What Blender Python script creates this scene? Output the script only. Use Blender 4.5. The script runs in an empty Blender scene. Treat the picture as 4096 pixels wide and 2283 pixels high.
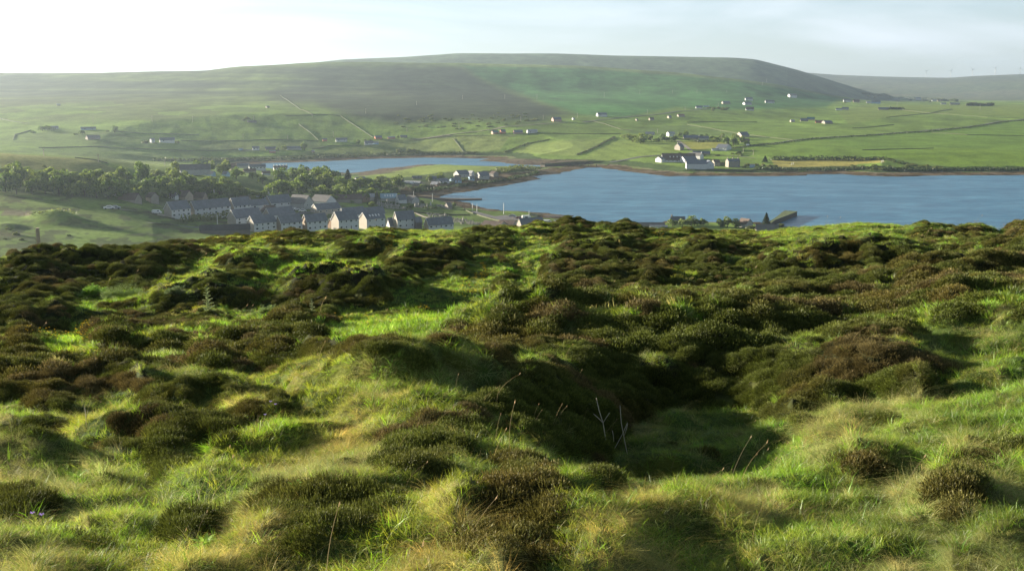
import bpy, math, random
import numpy as np
from math import radians, sin, cos, tan, atan2, pi
random.seed(7); RNG = np.random.default_rng(7)
SC = bpy.context.scene
COL = SC.collection
EYE = 90.0                      # eye height above the sea
FPX = 4500.0                    # focal length in photo pixels (photo is 4096 wide)
CX, CY = 2048.0, 1141.5
TH = math.atan((CY - 330.0) / FPX)   # downward pitch, sea horizon at row 330
CT, ST = cos(TH), sin(TH)
SUN_AZ, SUN_EL = -66.0, 10.8    # azimuth from the view axis (negative = left), elevation

# ------------------------------------------------------------------ helpers
def pix_dir(px, py):
    X = (np.asarray(px, float) - CX) / FPX; V = -(np.asarray(py, float) - CY) / FPX
    return X, CT + V * ST, -ST + V * CT
def pix_az(px, py):
    X, Y, Z = pix_dir(px, py); return np.arctan2(X, Y)
def pix_tan(px, py):            # downward slope of the ray
    X, Y, Z = pix_dir(px, py); return -Z / np.hypot(X, Y)
def to_pix(x, y, z):            # where a world point stands in the photo
    z = np.asarray(z) - EYE
    dep = y * CT - z * ST; dep = np.where(dep < 0.05, 0.05, dep)
    up = y * ST + z * CT
    return CX + FPX * x / dep, CY - FPX * up / dep

def hash2(ix, iy, seed):
    h = (ix.astype(np.int64) * 374761393 + iy.astype(np.int64) * 668265263 + seed * 974711) & 0xffffffff
    h = ((h ^ (h >> 13)) * 1274126177) & 0xffffffff
    h = h ^ (h >> 16)
    return (h & 0xffff) / 65535.0
def vnoise(x, y, seed=0):
    x = np.asarray(x, float); y = np.asarray(y, float)
    ix = np.floor(x); iy = np.floor(y); fx = x - ix; fy = y - iy
    fx = fx * fx * fx * (fx * (fx * 6 - 15) + 10); fy = fy * fy * fy * (fy * (fy * 6 - 15) + 10)
    a = hash2(ix, iy, seed); b = hash2(ix + 1, iy, seed); c = hash2(ix, iy + 1, seed); d = hash2(ix + 1, iy + 1, seed)
    return (a + (b - a) * fx) * (1 - fy) + (c + (d - c) * fx) * fy
def fbm(x, y, seed=0, octv=4, gain=0.5):
    t = 0; amp = 1; s = 0
    for k in range(octv):
        ca, sa = math.cos(.6 + 1.1 * k) * 1.93 ** k, math.sin(.6 + 1.1 * k) * 1.93 ** k
        t = t + amp * vnoise(x * ca - y * sa + 17.3 * k, x * sa + y * ca - 9.1 * k, seed + k); s += amp; amp *= gain
    return t / s
def sstep(a, b, x):
    t = np.clip((x - a) / (b - a), 0, 1); return t * t * (3 - 2 * t)

def link(o, parent=None):
    COL.objects.link(o)
    if parent is not None: o.parent = parent
    return o
def tag(o, label=None, cat=None, group=None, kind=None):
    if label: o['label'] = label
    if cat: o['category'] = cat
    if group: o['group'] = group
    if kind: o['kind'] = kind
    return o
def new_mesh(name, verts, faces, mats=(), fmat=None, smooth=False):
    me = bpy.data.meshes.new(name)
    me.from_pydata([tuple(v) for v in verts], [], faces)
    for m in mats: me.materials.append(m)
    if fmat is not None: me.polygons.foreach_set('material_index', np.asarray(fmat, np.int32))
    if smooth: me.polygons.foreach_set('use_smooth', np.ones(len(me.polygons), bool))
    me.update(); return me
def obj(name, me, parent=None, loc=(0, 0, 0), rz=0.0):
    o = bpy.data.objects.new(name, me); o.location = loc; o.rotation_euler = (0, 0, rz)
    return link(o, parent)
def empty(name, loc, rz=0.0):
    o = bpy.data.objects.new(name, None); o.location = loc; o.rotation_euler = (0, 0, rz); o.empty_display_size = .5
    return link(o)
def np_mesh(name, V, loops, nper, mats=(), attrs=None, smooth=False):
    """fast mesh of equal-size polygons"""
    me = bpy.data.meshes.new(name); nf = len(loops) // nper
    me.vertices.add(len(V)); me.vertices.foreach_set('co', np.asarray(V, np.float32).ravel())
    me.loops.add(len(loops)); me.loops.foreach_set('vertex_index', np.asarray(loops, np.int32))
    me.polygons.add(nf); me.polygons.foreach_set('loop_start', np.arange(0, nf * nper, nper, dtype=np.int32))
    if smooth: me.polygons.foreach_set('use_smooth', np.ones(nf, bool))
    for m in mats: me.materials.append(m)
    for k, a in (attrs or {}).items():
        a = np.asarray(a, np.float32)
        if a.ndim == 1:
            at = me.attributes.new(k, 'FLOAT', 'POINT'); at.data.foreach_set('value', a)
        else:
            if a.shape[1] == 3: a = np.concatenate([a, np.ones((len(a), 1), np.float32)], 1)
            at = me.attributes.new(k, 'FLOAT_COLOR', 'POINT'); at.data.foreach_set('color', a.ravel())
    me.update(calc_edges=True); me.validate(); return me

# ------------------------------------------------------------------ materials
class NT:
    def __init__(s, name):
        s.m = bpy.data.materials.new(name); s.m.use_nodes = True
        s.t = s.m.node_tree; s.t.nodes.clear(); s.out = s.n('ShaderNodeOutputMaterial')
    def n(s, ty, **kw):
        nd = s.t.nodes.new(ty)
        for k, v in kw.items():
            if k.startswith('_'): setattr(nd, k[1:], v)
            else: nd.inputs[k.replace('__', ' ')].default_value = v
        return nd
    def l(s, a, b): s.t.links.new(a, b); return s
    def noise(s, scale, detail=4, rough=.55, coord=None, dist=0.0):
        nd = s.n('ShaderNodeTexNoise', Scale=scale, Detail=detail, Roughness=rough, Distortion=dist)
        if coord is None:
            coord = s.n('ShaderNodeNewGeometry').outputs['Position']
        s.l(coord, nd.inputs['Vector']); return nd.outputs['Fac']
    def ramp(s, fac, stops):
        r = s.n('ShaderNodeValToRGB'); el = r.color_ramp.elements
        while len(el) < len(stops): el.new(.5)
        for e, (p, c) in zip(el, stops):
            e.position = p; e.color = (*c, 1) if not isinstance(c, (int, float)) else (c, c, c, 1)
        s.l(fac, r.inputs['Fac']); return r.outputs['Color']
    def mix(s, a, b, fac, mode='MIX'):
        nd = s.n('ShaderNodeMix', _data_type='RGBA', _blend_type=mode)
        for v, i in ((fac, 0), (a, 6), (b, 7)):
            if hasattr(v, 'links'): s.l(v, nd.inputs[i])
            elif i == 0: nd.inputs[0].default_value = v
            else: nd.inputs[i].default_value = (*v, 1)
        return nd.outputs[2]
    def math(s, op, a, b=0.0):
        nd = s.n('ShaderNodeMath', _operation=op)
        for v, i in ((a, 0), (b, 1)):
            if hasattr(v, 'links'): s.l(v, nd.inputs[i])
            else: nd.inputs[i].default_value = v
        return nd.outputs[0]
    def bump(s, h, strength=.5, dist=.1):
        b = s.n('ShaderNodeBump', Strength=strength, Distance=dist); s.l(h, b.inputs['Height']); return b.outputs['Normal']

_mc = {}
def paint(name, col, rough=.8, var=.25, scale=1.2, metal=0.0, spec=.3, bump=0.0):
    """painted or mineral surface: a base colour with blotches and streaks of wear"""
    key = (name, col, rough)
    if key in _mc: return _mc[key]
    n = NT(name)
    co = n.n('ShaderNodeTexCoord').outputs['Object']
    f = n.noise(scale, 5, .6, co)
    f2 = n.noise(scale * 9, 3, .6, co)
    c = n.mix(col, tuple(v * (1 - var) for v in col), n.ramp(f, [(.35, 0.), (.68, 1.)]))
    c = n.mix(c, tuple(min(1, v * (1 + var * .5)) for v in col), n.ramp(f2, [(.5, 0.), (.75, .7)]))
    p = n.n('ShaderNodeBsdfPrincipled', Roughness=rough, Metallic=metal)
    p.inputs['Specular IOR Level'].default_value = spec
    n.l(c, p.inputs['Base Color'])
    if bump: n.l(n.bump(f2, bump, .05), p.inputs['Normal'])
    n.l(p.outputs[0], n.out.inputs['Surface']); _mc[key] = n.m; return n.m

def roof_mat(name, col, pitch_scale=3.0):
    key = ('roof', name, col)
    if key in _mc: return _mc[key]
    n = NT(name)
    tc = n.n('ShaderNodeTexCoord').outputs['Object']
    w = n.n('ShaderNodeTexWave', _wave_type='BANDS', _bands_direction='Z', Scale=pitch_scale, Distortion=1.0); n.l(tc, w.inputs['Vector'])
    f = n.noise(.5, 5, .6, tc); f2 = n.noise(6., 3, .6, tc)
    c = n.mix(col, tuple(v * .7 for v in col), n.ramp(w.outputs['Fac'], [(.7, 0.), (1., .8)]))
    c = n.mix(c, tuple(min(1, v * 1.5 + .01) for v in col), n.ramp(f, [(.45, 0.), (.75, .6)]))
    c = n.mix(c, tuple(v * .6 for v in col), n.ramp(f2, [(.55, 0.), (.8, .5)]))
    p = n.n('ShaderNodeBsdfPrincipled', Roughness=.6); p.inputs['Specular IOR Level'].default_value = .35
    n.l(c, p.inputs['Base Color']); n.l(n.bump(w.outputs['Fac'], .5, .04), p.inputs['Normal'])
    n.l(p.outputs[0], n.out.inputs['Surface']); _mc[key] = n.m; return n.m

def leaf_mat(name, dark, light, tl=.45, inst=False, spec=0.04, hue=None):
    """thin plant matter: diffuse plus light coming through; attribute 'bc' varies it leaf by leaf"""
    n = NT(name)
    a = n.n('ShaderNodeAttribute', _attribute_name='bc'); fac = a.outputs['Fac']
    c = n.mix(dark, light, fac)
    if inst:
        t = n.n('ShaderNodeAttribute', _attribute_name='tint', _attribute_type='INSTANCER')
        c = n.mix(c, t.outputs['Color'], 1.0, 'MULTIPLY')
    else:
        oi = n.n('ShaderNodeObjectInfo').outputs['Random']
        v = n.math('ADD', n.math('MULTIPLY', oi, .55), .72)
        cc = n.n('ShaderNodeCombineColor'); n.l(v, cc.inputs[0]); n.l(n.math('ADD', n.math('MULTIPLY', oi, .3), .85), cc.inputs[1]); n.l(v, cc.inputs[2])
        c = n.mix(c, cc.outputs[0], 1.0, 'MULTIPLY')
    d = n.n('ShaderNodeBsdfDiffuse'); tr = n.n('ShaderNodeBsdfTranslucent'); g = n.n('ShaderNodeBsdfGlossy', Roughness=.5)
    g.inputs['Color'].default_value = (1, 1, 1, 1)
    n.l(c, d.inputs['Color'])
    hs = n.n('ShaderNodeHueSaturation', Hue=.49, Saturation=1.05, Value=1.3); n.l(c, hs.inputs['Color']); n.l(hs.outputs[0], tr.inputs['Color'])
    m1 = n.n('ShaderNodeMixShader', Fac=tl); n.l(d.outputs[0], m1.inputs[1]); n.l(tr.outputs[0], m1.inputs[2])
    m2 = n.n('ShaderNodeMixShader', Fac=spec); n.l(m1.outputs[0], m2.inputs[1]); n.l(g.outputs[0], m2.inputs[2])
    n.l(m2.outputs[0], n.out.inputs['Surface']); return n.m
# ------------------------------------------------------------------ terrain: one sheet, polar rows round the eye
AZ = np.radians(np.concatenate([np.linspace(-78, -31, 48)[:-1], np.linspace(-31, 31, 1320), np.linspace(31, 70, 40)[1:]]))
NA = len(AZ)
def curve(pts, mode='z'):
    """pts: (px, py, z) or (px, py, r) -> r(az), z(az)"""
    p = np.array(pts, float); a = pix_az(p[:, 0], p[:, 1]); t = pix_tan(p[:, 0], p[:, 1])
    if mode == 'z': z = p[:, 2] - EYE; r = -z / t
    else: r = p[:, 2]; z = -r * t
    i = np.argsort(a); return np.interp(AZ, a[i], r[i]), np.interp(AZ, a[i], z[i])
FGR = np.array([0., 2.0, 3.6, 5.0, 5.8, 7.0, 8.7, 11, 12.5, 18, 27, 36, 46])
FGX = [0, 1000, 1700, 2100, 2500, 3000, 3400, 4096]
FGZ = np.array([
 [-1.5, -1.55, -1.66, -1.92, -2.09, -2.32, -2.62, -3.0, -3.22, -4.0, -5.45, -6.25, -6.86],
 [-1.5, -1.55, -1.66, -1.92, -2.09, -2.30, -2.56, -2.90, -3.15, -3.98, -5.42, -5.95, -6.30],
 [-1.5, -1.55, -1.64, -1.88, -2.02, -2.18, -2.32, -2.56, -2.86, -3.88, -5.35, -5.82, -6.16],
 [-1.5, -1.55, -1.63, -1.84, -1.96, -2.26, -2.58, -2.84, -2.90, -3.80, -5.25, -5.77, -6.12],
 [-1.5, -1.55, -1.63, -1.84, -2.10, -2.68, -2.98, -3.26, -3.02, -3.70, -5.10, -5.72, -6.10],
 [-1.5, -1.55, -1.62, -1.84, -2.10, -2.60, -2.90, -3.18, -2.98, -3.65, -4.95, -5.60, -6.04],
 [-1.5, -1.55, -1.60, -1.82, -2.00, -2.25, -2.52, -2.80, -2.90, -3.60, -4.65, -5.15, -5.55],
 [-1.5, -1.55, -1.58, -1.74, -1.86, -2.02, -2.20, -2.50, -2.62, -3.20, -3.98, -4.72, -5.58]])
fga = pix_az(np.array(FGX), 1400.)
fgz = np.stack([np.interp(AZ, fga, FGZ[:, k]) for k in range(len(FGR))], 1)   # NA x K
# smooth across azimuth
ker = np.hanning(61); ker /= ker.sum()
for k in range(fgz.shape[1]):
    fgz[:, k] = np.convolve(np.pad(fgz[:, k], 30, mode='edge'), ker, 'valid')
knots_r = [np.full(NA, r) for r in FGR]; knots_z = [fgz[:, k] for k in range(len(FGR))]
tcrest = -fgz[:, -1] / 46.0
for rr, dd in ((75, 1.6), (200, 7)):
    knots_r.append(np.full(NA, float(rr))); knots_z.append(-tcrest * rr - dd)
def addc(pts, mode='z'):
    r, z = curve(pts, mode); knots_r.append(r); knots_z.append(z)
addc([(-600,1010,30),(0,1005,28),(500,990,24),(800,985,20),(1000,965,16),(1300,945,13),(2000,940,7),(2400,935,4),(2700,925,3),(3000,915,2.6),(3300,935,3),(4096,960,4),(4800,980,5)])
addc([(-600,770,36),(0,775,33),(300,790,30),(520,812,26),(700,850,18.5),(1000,850,13),(1300,850,10),(1600,850,5.5),(1800,840,3),(2400,850,2),(3000,850,2),(4800,850,2)])
addc([(-600,725,38),(0,725,36),(300,725,34),(600,730,28),(900,730,20),(1200,730,12),(1500,735,8),(1700,740,5),(1800,735,3),(2200,740,2),(4800,740,2)])
addc([(-600,600,48),(0,615,46),(200,627,43),(380,642,39),(600,690,30),(900,690,18),(1100,680,8),(1400,700,3),(1600,675,5),(1800,690,6),(2000,690,4),(2200,690,2.5),(2400,675,3),(2700,690,3),(4096,700,3),(4800,700,3)])
addc([(-600,650,20),(0,650,20),(500,640,12),(800,645,4),(1060,650,1.5),(1400,635,1.5),(1800,628,2),(2100,640,2),(2350,655,2.5),(2600,655,4),(3000,660,4),(3600,672,4),(4096,680,3.5),(4800,680,3.5)])
addc([(-600,600,24),(0,600,24),(500,615,16),(800,622,10),(1100,620,8),(1500,605,8),(1800,600,10),(2200,590,12),(2700,590,14),(3200,600,14),(3700,610,12),(4096,620,10),(4800,620,10)])
addc([(-600,530,32),(0,530,32),(500,530,31),(1000,540,29),(1500,540,27),(2000,520,27),(2500,500,29),(3000,500,26),(3500,520,22),(4096,540,18),(4800,540,18)])
addc([(-600,440,51),(0,440,51),(500,440,51),(1000,440,50),(1500,450,46),(2000,460,41),(2500,440,45),(3000,450,40),(3500,430,38),(4096,430,32),(4800,430,32)])
addc([(-600,370,70),(0,370,70),(500,370,70),(1000,370,70),(1500,370,69),(2000,370,68),(2500,370,66),(2900,385,60),(3100,390,57),(3400,405,43),(3500,412,34),(4096,415,26),(4800,415,26)])
KX = [(-600,296),(0,293),(366,291),(819,283),(954,267),(1272,250),(1500,249),(1844,254),(2305,262),(2703,291),(2966,319),(3121,340),(3370,387),(3500,404),(4096,408),(4800,408)]
KR = [3300]*10 + [3250, 3250, 3450, 4000, 4500, 4500]
addc([(x, y, r) for (x, y), r in zip(KX, KR)], 'r')
kr, kz = knots_r[-1], knots_z[-1]
knots_r.append(kr + 330); knots_z.append(kz - 9)
MX = [(-600,302),(0,300),(900,290),(1150,262),(1272,250.5),(1367,239),(1590,232),(1700,224),(1828,215),(2226,216),(2464,224),(2700,228),(2941,232),(3021,238),(3180,278),(3339,326),(3498,374),(3578,392),(3700,402),(4096,404),(4800,404)]
addc([(x, y, 4900 if x < 3500 else 5200) for x, y in MX], 'r')
addc([(-600,400,6200),(3200,390,6200),(3600,394,6200),(4800,396,6200)], 'r')
addc([(-600,310,9300),(3000,300,9300),(3196,289,9300),(3339,300,9300),(3500,306,9300),(3657,310,9300),(3795,312,9300),(3895,305,9300),(4096,297,9300),(4800,297,9300)], 'r')
knots_r.append(knots_r[-1] + 2400); knots_z.append(knots_z[-1] - 60)
def smooth_az(v, w):
    kk = np.hanning(w); kk /= kk.sum(); return np.convolve(np.pad(v, w // 2, mode='edge'), kk, 'valid')
for k in range(len(FGR) + 2, len(knots_r)):
    w = {0: 31, 1: 31, 2: 31, 3: 31, 4: 61, 5: 91, 6: 161, 7: 221, 8: 261}.get(k - len(FGR) - 2, 21)
    knots_r[k] = smooth_az(knots_r[k], w); knots_z[k] = smooth_az(knots_z[k], w)
KRr = np.stack(knots_r, 1); KZz = np.stack(knots_z, 1); NK = KRr.shape[1]
for k in range(len(FGR), NK): KRr[:, k] = np.maximum(KRr[:, k], KRr[:, k - 1] + 3)
# monotone cubic slopes
h = np.diff(KRr, axis=1); d = np.diff(KZz, axis=1) / h
m = np.zeros_like(KZz); m[:, 0] = d[:, 0]; m[:, -1] = d[:, -1]
w1 = 2 * h[:, 1:] + h[:, :-1]; w2 = h[:, 1:] + 2 * h[:, :-1]
same = d[:, 1:] * d[:, :-1] > 0
with np.errstate(divide='ignore', invalid='ignore'):
    mm = (w1 + w2) / (w1 / d[:, :-1] + w2 / d[:, 1:])
m[:, 1:-1] = np.where(same, mm, 0)
# rows
fg_r = [0.6]
while fg_r[-1] < 46: fg_r.append(fg_r[-1] + max(.045, min(.2, fg_r[-1] ** 2 / (5.0 * 1500) * 1.1 + .02)))
fg_r = np.array(fg_r[:-1] + [46.0]); NFG = len(fg_r)
sub = [16, 10, 40, 34, 22, 22, 22, 20, 26, 26, 26, 34, 6, 26, 8, 26, 6]
kseg0 = len(FGR) - 1
assert len(sub) == NK - 1 - kseg0, (len(sub), NK - 1 - kseg0)
Rrows = [np.full(NA, r) for r in fg_r]
for s, n in enumerate(sub):
    k = kseg0 + s
    for j in range(1, n + 1):
        Rrows.append(KRr[:, k] + (KRr[:, k + 1] - KRr[:, k]) * (j / n))
R = np.stack(Rrows, 1); NR = R.shape[1]
Z = np.zeros_like(R)
for k in range(NK - 1):
    hk = h[:, k:k + 1]; t = (R - KRr[:, k:k + 1]) / hk
    msk = (t >= 0) & (t <= 1.0000001)
    h00 = 2 * t**3 - 3 * t**2 + 1; h10 = t**3 - 2 * t**2 + t; h01 = -2 * t**3 + 3 * t**2; h11 = t**3 - t**2
    zz = h00 * KZz[:, k:k+1] + h10 * hk * m[:, k:k+1] + h01 * KZz[:, k+1:k+2] + h11 * hk * m[:, k+1:k+2]
    Z = np.where(msk, zz, Z)
Z += EYE
X = R * np.sin(AZ)[:, None]; Y = R * np.cos(AZ)[:, None]

ZB = Z.copy()            # smooth base surface: positions in the foreground are read off this
# far relief
amp = 1.6 * sstep(300, 1200, R) * (1 - .6 * sstep(4500, 8000, R))
Z += amp * (fbm(X / 140, Y / 140, 3, 4) - .5) * 1.5
Z += 0.5 * sstep(250, 500, R) * (fbm(X / 22, Y / 22, 5, 3) - .5)
# stepped rock ledges on the heathery hill
zl = Z + 26 * fbm(X / 500, Y / 500, 11, 2)
Z += sstep(2300, 2700, R) * (1 - sstep(3900, 4400, R)) * .25 * sstep(.45, .7, fbm(X / 260, Y / 260, 19, 2)) * np.sin(zl / 9.5 * 2 * pi) * (1 - sstep(350, 700, X))

# foreground map of what grows where (64 x 22 cells of 64 px)
MAPL = """hhhhhhhhhhmmmmmmmmhmmmgmmggggmmm
hhhhmhhhhhhhmmmggmggghhhgghhhmmm
mhhhhhhhhhmmgghhGGGGGggghhhhhggg
mhhhhhhhhmggghGGGghhhhhhhmgggggm
hhhmmGGGGghmhhhhmmhhhhbbgGggGggh
hhmhmmmmhhmmmmGGGhhmhGGggGGGggmh
mbmmGhhhmmmmmmhbbhhhGGGGGGGGmbbb
bbmGGGhhmbbmbbbbbbmbbbbbbmmbmmbb
bbhbmmbbmmmmmhmmmmmmmmmgmhmmmggg
bbbbmhhhhhmmmgmgggmgggssgggggggm
hbbhmmggghmmggssshsmgggsggggghhh
ggmmmmmmmmhhhhmbmmgggssgggbbhhhh
shhbmggggbhhhhbgGGggsssshhmhhhgg
sssmmgmhhhhmggggggggsssshhhhhggg
sssggssggghhggggggggsssmhhmmgggb
ssssGGsgggmgggggssssssmgmmmggggb
bbsssggggggggggghhhhhhhhmgsgggbb
bbbgggggggggggmshhhhhhhhggssshhh
sssggsggggghhggsshhhhhhhgggsssbb
ssggggggggghhgGsssggggmmgggsshbb
sggsggggggggGGsssmmsgggggggssssb
sssgggGggggssssmmsgggggGgsssssss""".split()
MAPR = """gmmhmmmhmmmmmmmggggggggggmmmmmgb
gggbhhhmmmmhhmmmmgmbhbhhhmmmmmhh
ggbbhhhhbbmmbmmhhhhhhmhhhbbbbbhh
ggbhhhhmhmmmmmmmhhhmhhhmbbbbhhbb
mbhhhhmhmmmmmmhhhhhhhhbbhhbbmmgg
mbbmmmmmhhhgbbbbhhhhhmmmmmmhhgsm
bbhmmmmmmmhhhhmmmmmmmbbmmggggssm
ggmmhhhhmmhhhbmhhhhmhhhbbbmgggGG
mhhhbhhhhhhhhhhhhbbbhhhbbbbmgGGG
hhhhhhhhhhhhhhhhhbbbhhhhhhggggsG
hhhhhhhhhhhhhhhhmhhhmgggsssgGGGG
hhhhhhhhhggggggghhmgssssgggGGGGG
hhhhhhhssggggggggmssssggsgGGGGGG
gghhhhggggggggggggsssggggGGGsggh
bgggmhgggggggggggGGsggbmgggGshhg
hbgggmmmgggggggGGGGggssggggGhhgG
hhhggggggggggggggGGGGsmgsssbbssg
hhhggggsssggssssmmgggggggsgbbsgs
hhhggsssgggggsssgsmggggggssggggg
hhggssggggggggggggggggggggsggsss
ssbggsssgggggggsgggggggggggssgss
bbggssssssgggggggggggggssggssgss""".split()
CODES = 'hbmgGs'
TM = np.zeros((22, 64), int)
for i in range(22):
    rowt = MAPL[i][:32].ljust(32, 'g') + MAPR[i][:32].ljust(32, 'g')
    TM[i] = [CODES.index(c) for c in rowt]
def ptype(px, py, wx, wy):
    px = px + (fbm(wx / .9, wy / .9, 41, 3) - .5) * 110; py = py + (fbm(wx / .9, wy / .9, 51, 3) - .5) * 90
    j = np.clip(np.floor(px / 64).astype(int), 0, 63); i = np.clip(np.floor((py - 896) / 64).astype(int), 0, 21)
    return TM[i, j]
fgs = slice(0, NFG + 27)
Xf, Yf, Zf = X[:, fgs], Y[:, fgs], Z[:, fgs]
fgm = 1 - sstep(46, 60, R[:, fgs])
pxf, pyf = to_pix(Xf, Yf, ZB[:, fgs] + .06 * sstep(4, 9, R[:, fgs]))
def onehot_blur(chars):
    g = np.isin(TM, [CODES.index(c) for c in chars]).astype(float)
    return g
def sampg(g, px, py):
    u = np.clip(px / 64 - .5, 0, 62.999); v = np.clip((py - 896) / 64 - .5, 0, 20.999)
    i = np.floor(v).astype(int); j = np.floor(u).astype(int); fu = u - j; fv = v - i
    return (g[i, j] * (1 - fu) + g[i, j + 1] * fu) * (1 - fv) + (g[i + 1, j] * (1 - fu) + g[i + 1, j + 1] * fu) * fv
heath = sampg(onehot_blur('hb') + .5 * onehot_blur('m'), pxf, pyf)
first_heath = heath.copy()
pxf, pyf = to_pix(Xf, Yf, ZB[:, fgs] + (.05 + .20 * first_heath) * sstep(4.5, 10, R[:, fgs]))
heath = sampg(onehot_blur("hb") + .5 * onehot_blur("m"), pxf, pyf)
straw = sampg(onehot_blur("s"), pxf, pyf)
rf = R[:, fgs]
def hummock(x, y, s, seed, k_edge=2.3):
    """rounded cushions with sharp gutters between them"""
    a = fbm(x / s + .7 * fbm(x / s, y / s, seed + 9, 2), y / s, seed, 2)
    q = np.clip(np.abs(2 * a - 1) * k_edge, 0, 1); return q * q * (3 - 2 * q)
big = hummock(Xf * .5, Yf, 2.3, 61) * .5 + hummock(Xf * .62, Yf, 1.1, 71) * .5
sm = hummock(Xf, Yf, .55, 81, 1.7)
grow = .12 + 1.5 * sstep(4.5, 13, rf) + 1.0 * sstep(18, 34, rf)
Zf += fgm * heath * grow * (.22 * (big - .5) + .06 * (sm - .5) + .06)
Zf += fgm * (1 - heath) * sstep(2.6, 4.2, rf) * .15 * (hummock(Xf, Yf, .85, 97, 1.5) - .5) * (1 - .6 * sstep(8, 16, rf))
Zf += fgm * (1 - heath) * sstep(3, 9, rf) * (.07 * (hummock(Xf, Yf, 1.6, 91, 1.8) - .5) + .025 * (sm - .5))
Zf += fgm * straw * .05 * np.clip(hummock(Xf, Yf, .5, 95, 1.7), 0, 1)
Zf += fgm * (fbm(Xf / 5, Yf / 5, 23, 3) - .5) * .5 * sstep(9, 22, rf)
Z[:, fgs] = Zf
def col_profile(a, base=False):
    Q = ZB if base else Z
    i = int(np.clip(np.searchsorted(AZ, a) - 1, 0, NA - 2)); f = (a - AZ[i]) / (AZ[i + 1] - AZ[i])
    return R[i] * (1 - f) + R[i + 1] * f, Q[i] * (1 - f) + Q[i + 1] * f
def far_mounds():
    for mx_, my_, mr_, mh_ in FAR_MOUNDS:
        x0, y0, _ = ground_hit(mx_, my_, 300); Z[:] += mh_ * np.exp(-(((X - x0) ** 2 + ((Y - y0) * .8) ** 2) / (mr_ * mr_)) ** 1.3) * (np.abs(R - math.hypot(x0, y0)) < 90)
FAR_MOUNDS = [(205,872,9,3.2),(250,876,9,2.4),(300,882,7,1.2),(2085,690,16,3.5),(2050,692,10,2.0),(3560,660,20,3.5),(3640,672,22,3.5),(30,905,6,1.2)]
def ground_hit(px, py, rmin=60.0, base=False):
    """where the ray through photo pixel (px, py) first meets the ground"""
    a = float(pix_az(px, py)); t = float(pix_tan(px, py)); r, z = col_profile(a, base)
    below = (EYE - r * t) <= z
    k = np.where(below & (r >= rmin))[0]
    if len(k) == 0:
        j = int(np.argmin(np.where(r >= rmin, EYE - r * t - z, 1e9))); rr = r[j]; zz = z[j]
    else:
        j = k[0]; j0 = max(j - 1, 0)
        g0 = EYE - r[j0] * t - z[j0]; g1 = EYE - r[j] * t - z[j]
        f = 0 if g0 == g1 else np.clip(g0 / (g0 - g1), 0, 1)
        rr = r[j0] + (r[j] - r[j0]) * f; zz = z[j0] + (z[j] - z[j0]) * f
    return rr * sin(a), rr * cos(a), float(zz)
# hand-placed mounds and hollows: photo pixel of the foot, radius, height (metres)
BUMPS = [(2700,1720,.35,.16),(2900,1690,.4,.16),(2600,1780,.3,.12),(3050,1780,.45,.16),(2820,1800,.25,.10),(2480,1700,.35,.14),(1330,2010,.42,.30),(2110,2040,.36,.34),(1330,1700,.30,.10),(1700,1650,.50,.14),(1560,1520,.85,.24),(800,1620,.55,.26),(560,1740,.34,.2),(1000,1660,.3,.12),
 (1440,1660,.35,.16),(1600,1860,.4,.16),(2280,1780,.5,.14),(2650,1850,.6,.12),(3050,1960,.6,.10),(400,1910,.3,.14),(60,1850,.4,.2),(1950,1640,.35,.1),
 (3480,1850,.26,.17),(3760,1990,.30,.17),(3690,1960,.2,.1),(3060,2120,.22,.12),(3450,1990,.16,.1),(3880,2180,.25,.13),(4060,2100,.3,.16),(3800,1700,.35,.12),(3350,1660,.3,.14),(3560,1740,.25,.1),
 (2330,1500,1.0,.26),(2080,1590,.8,.25),(1780,1480,1.2,.15),(2700,1420,1.2,.16),(2950,1480,.9,.16),(3200,1560,.9,.2),(3500,1420,.9,.2),(3300,1440,.8,.2),(2450,1560,.45,.25),(2560,1560,.35,.22),
 (3900,1330,.9,.35),(3620,1330,.8,.25),(2700,1310,1.6,.35),(2150,1290,1.4,.35),(3100,1200,1.8,.4),(3500,1180,1.7,.45),(3750,1110,1.8,.4),(4000,1230,1.5,.4),
 (2350,1010,2.2,.35),(2150,1060,1.6,.5),(2900,1020,2,.4),(3300,1050,1.8,.35),(1700,1060,1.5,.6),(1450,1020,1.6,.5),(1120,1060,2.2,.5),(1500,1200,1.5,.5),(1280,1180,1.6,.35),
 (160,1100,2.4,.5),(420,990,2.6,.45),(540,975,1.6,.45),(60,1140,1.8,.35),(300,1080,2.2,.35),(820,1190,1.6,.5),(960,1160,1.3,.4),(60,1180,1.2,.5),(730,1040,2.0,.3),
 (3575,900,1.2,.6),(3690,905,1.2,.4),(3860,915,1.8,.7),(4000,915,2.0,.5),(4080,930,1.6,.3),(2380,925,1.4,.1),(840,945,1.3,.25),(1000,935,1.2,.3),(1840,915,1.3,.3),(100,985,1.5,.3)]
DBG = 0; BH = np.zeros_like(Z)
if DBG: print('PRE', Z[700,:200:20])
for (bx, by, br, bh), (x0, y0, _) in [(b, ground_hit(b[0], b[1], 2.0, True)) for b in BUMPS]:
    i0, i1 = np.searchsorted(AZ, [atan2(x0, y0) - br * 3.2 / max(1, math.hypot(x0, y0)), atan2(x0, y0) + br * 3.2 / max(1, math.hypot(x0, y0))])
    sl = (slice(max(0, i0), min(NA, i1 + 1)), fgs)
    d2 = ((X[sl] - x0) ** 2 + (Y[sl] - y0) ** 2) / (br * br)
    d2 = d2 * (1 + .5 * (fbm(X[sl] / br * 1.3, Y[sl] / br * 1.3, 33, 2) - .5))
    BH[sl] = np.maximum(BH[sl], min(bh, .65 * br) * (.55 + .4 * sstep(6, 10, y0)) * np.exp(-d2 ** 1.1))
Z += BH
if DBG: print('BUMP', Z[700,:200:20], [tuple(round(v,1) for v in ground_hit(b[0],b[1],2.0)) for b in BUMPS[:6]])
# left edge of the moor falls a little behind the fence post
far_mounds()
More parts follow.
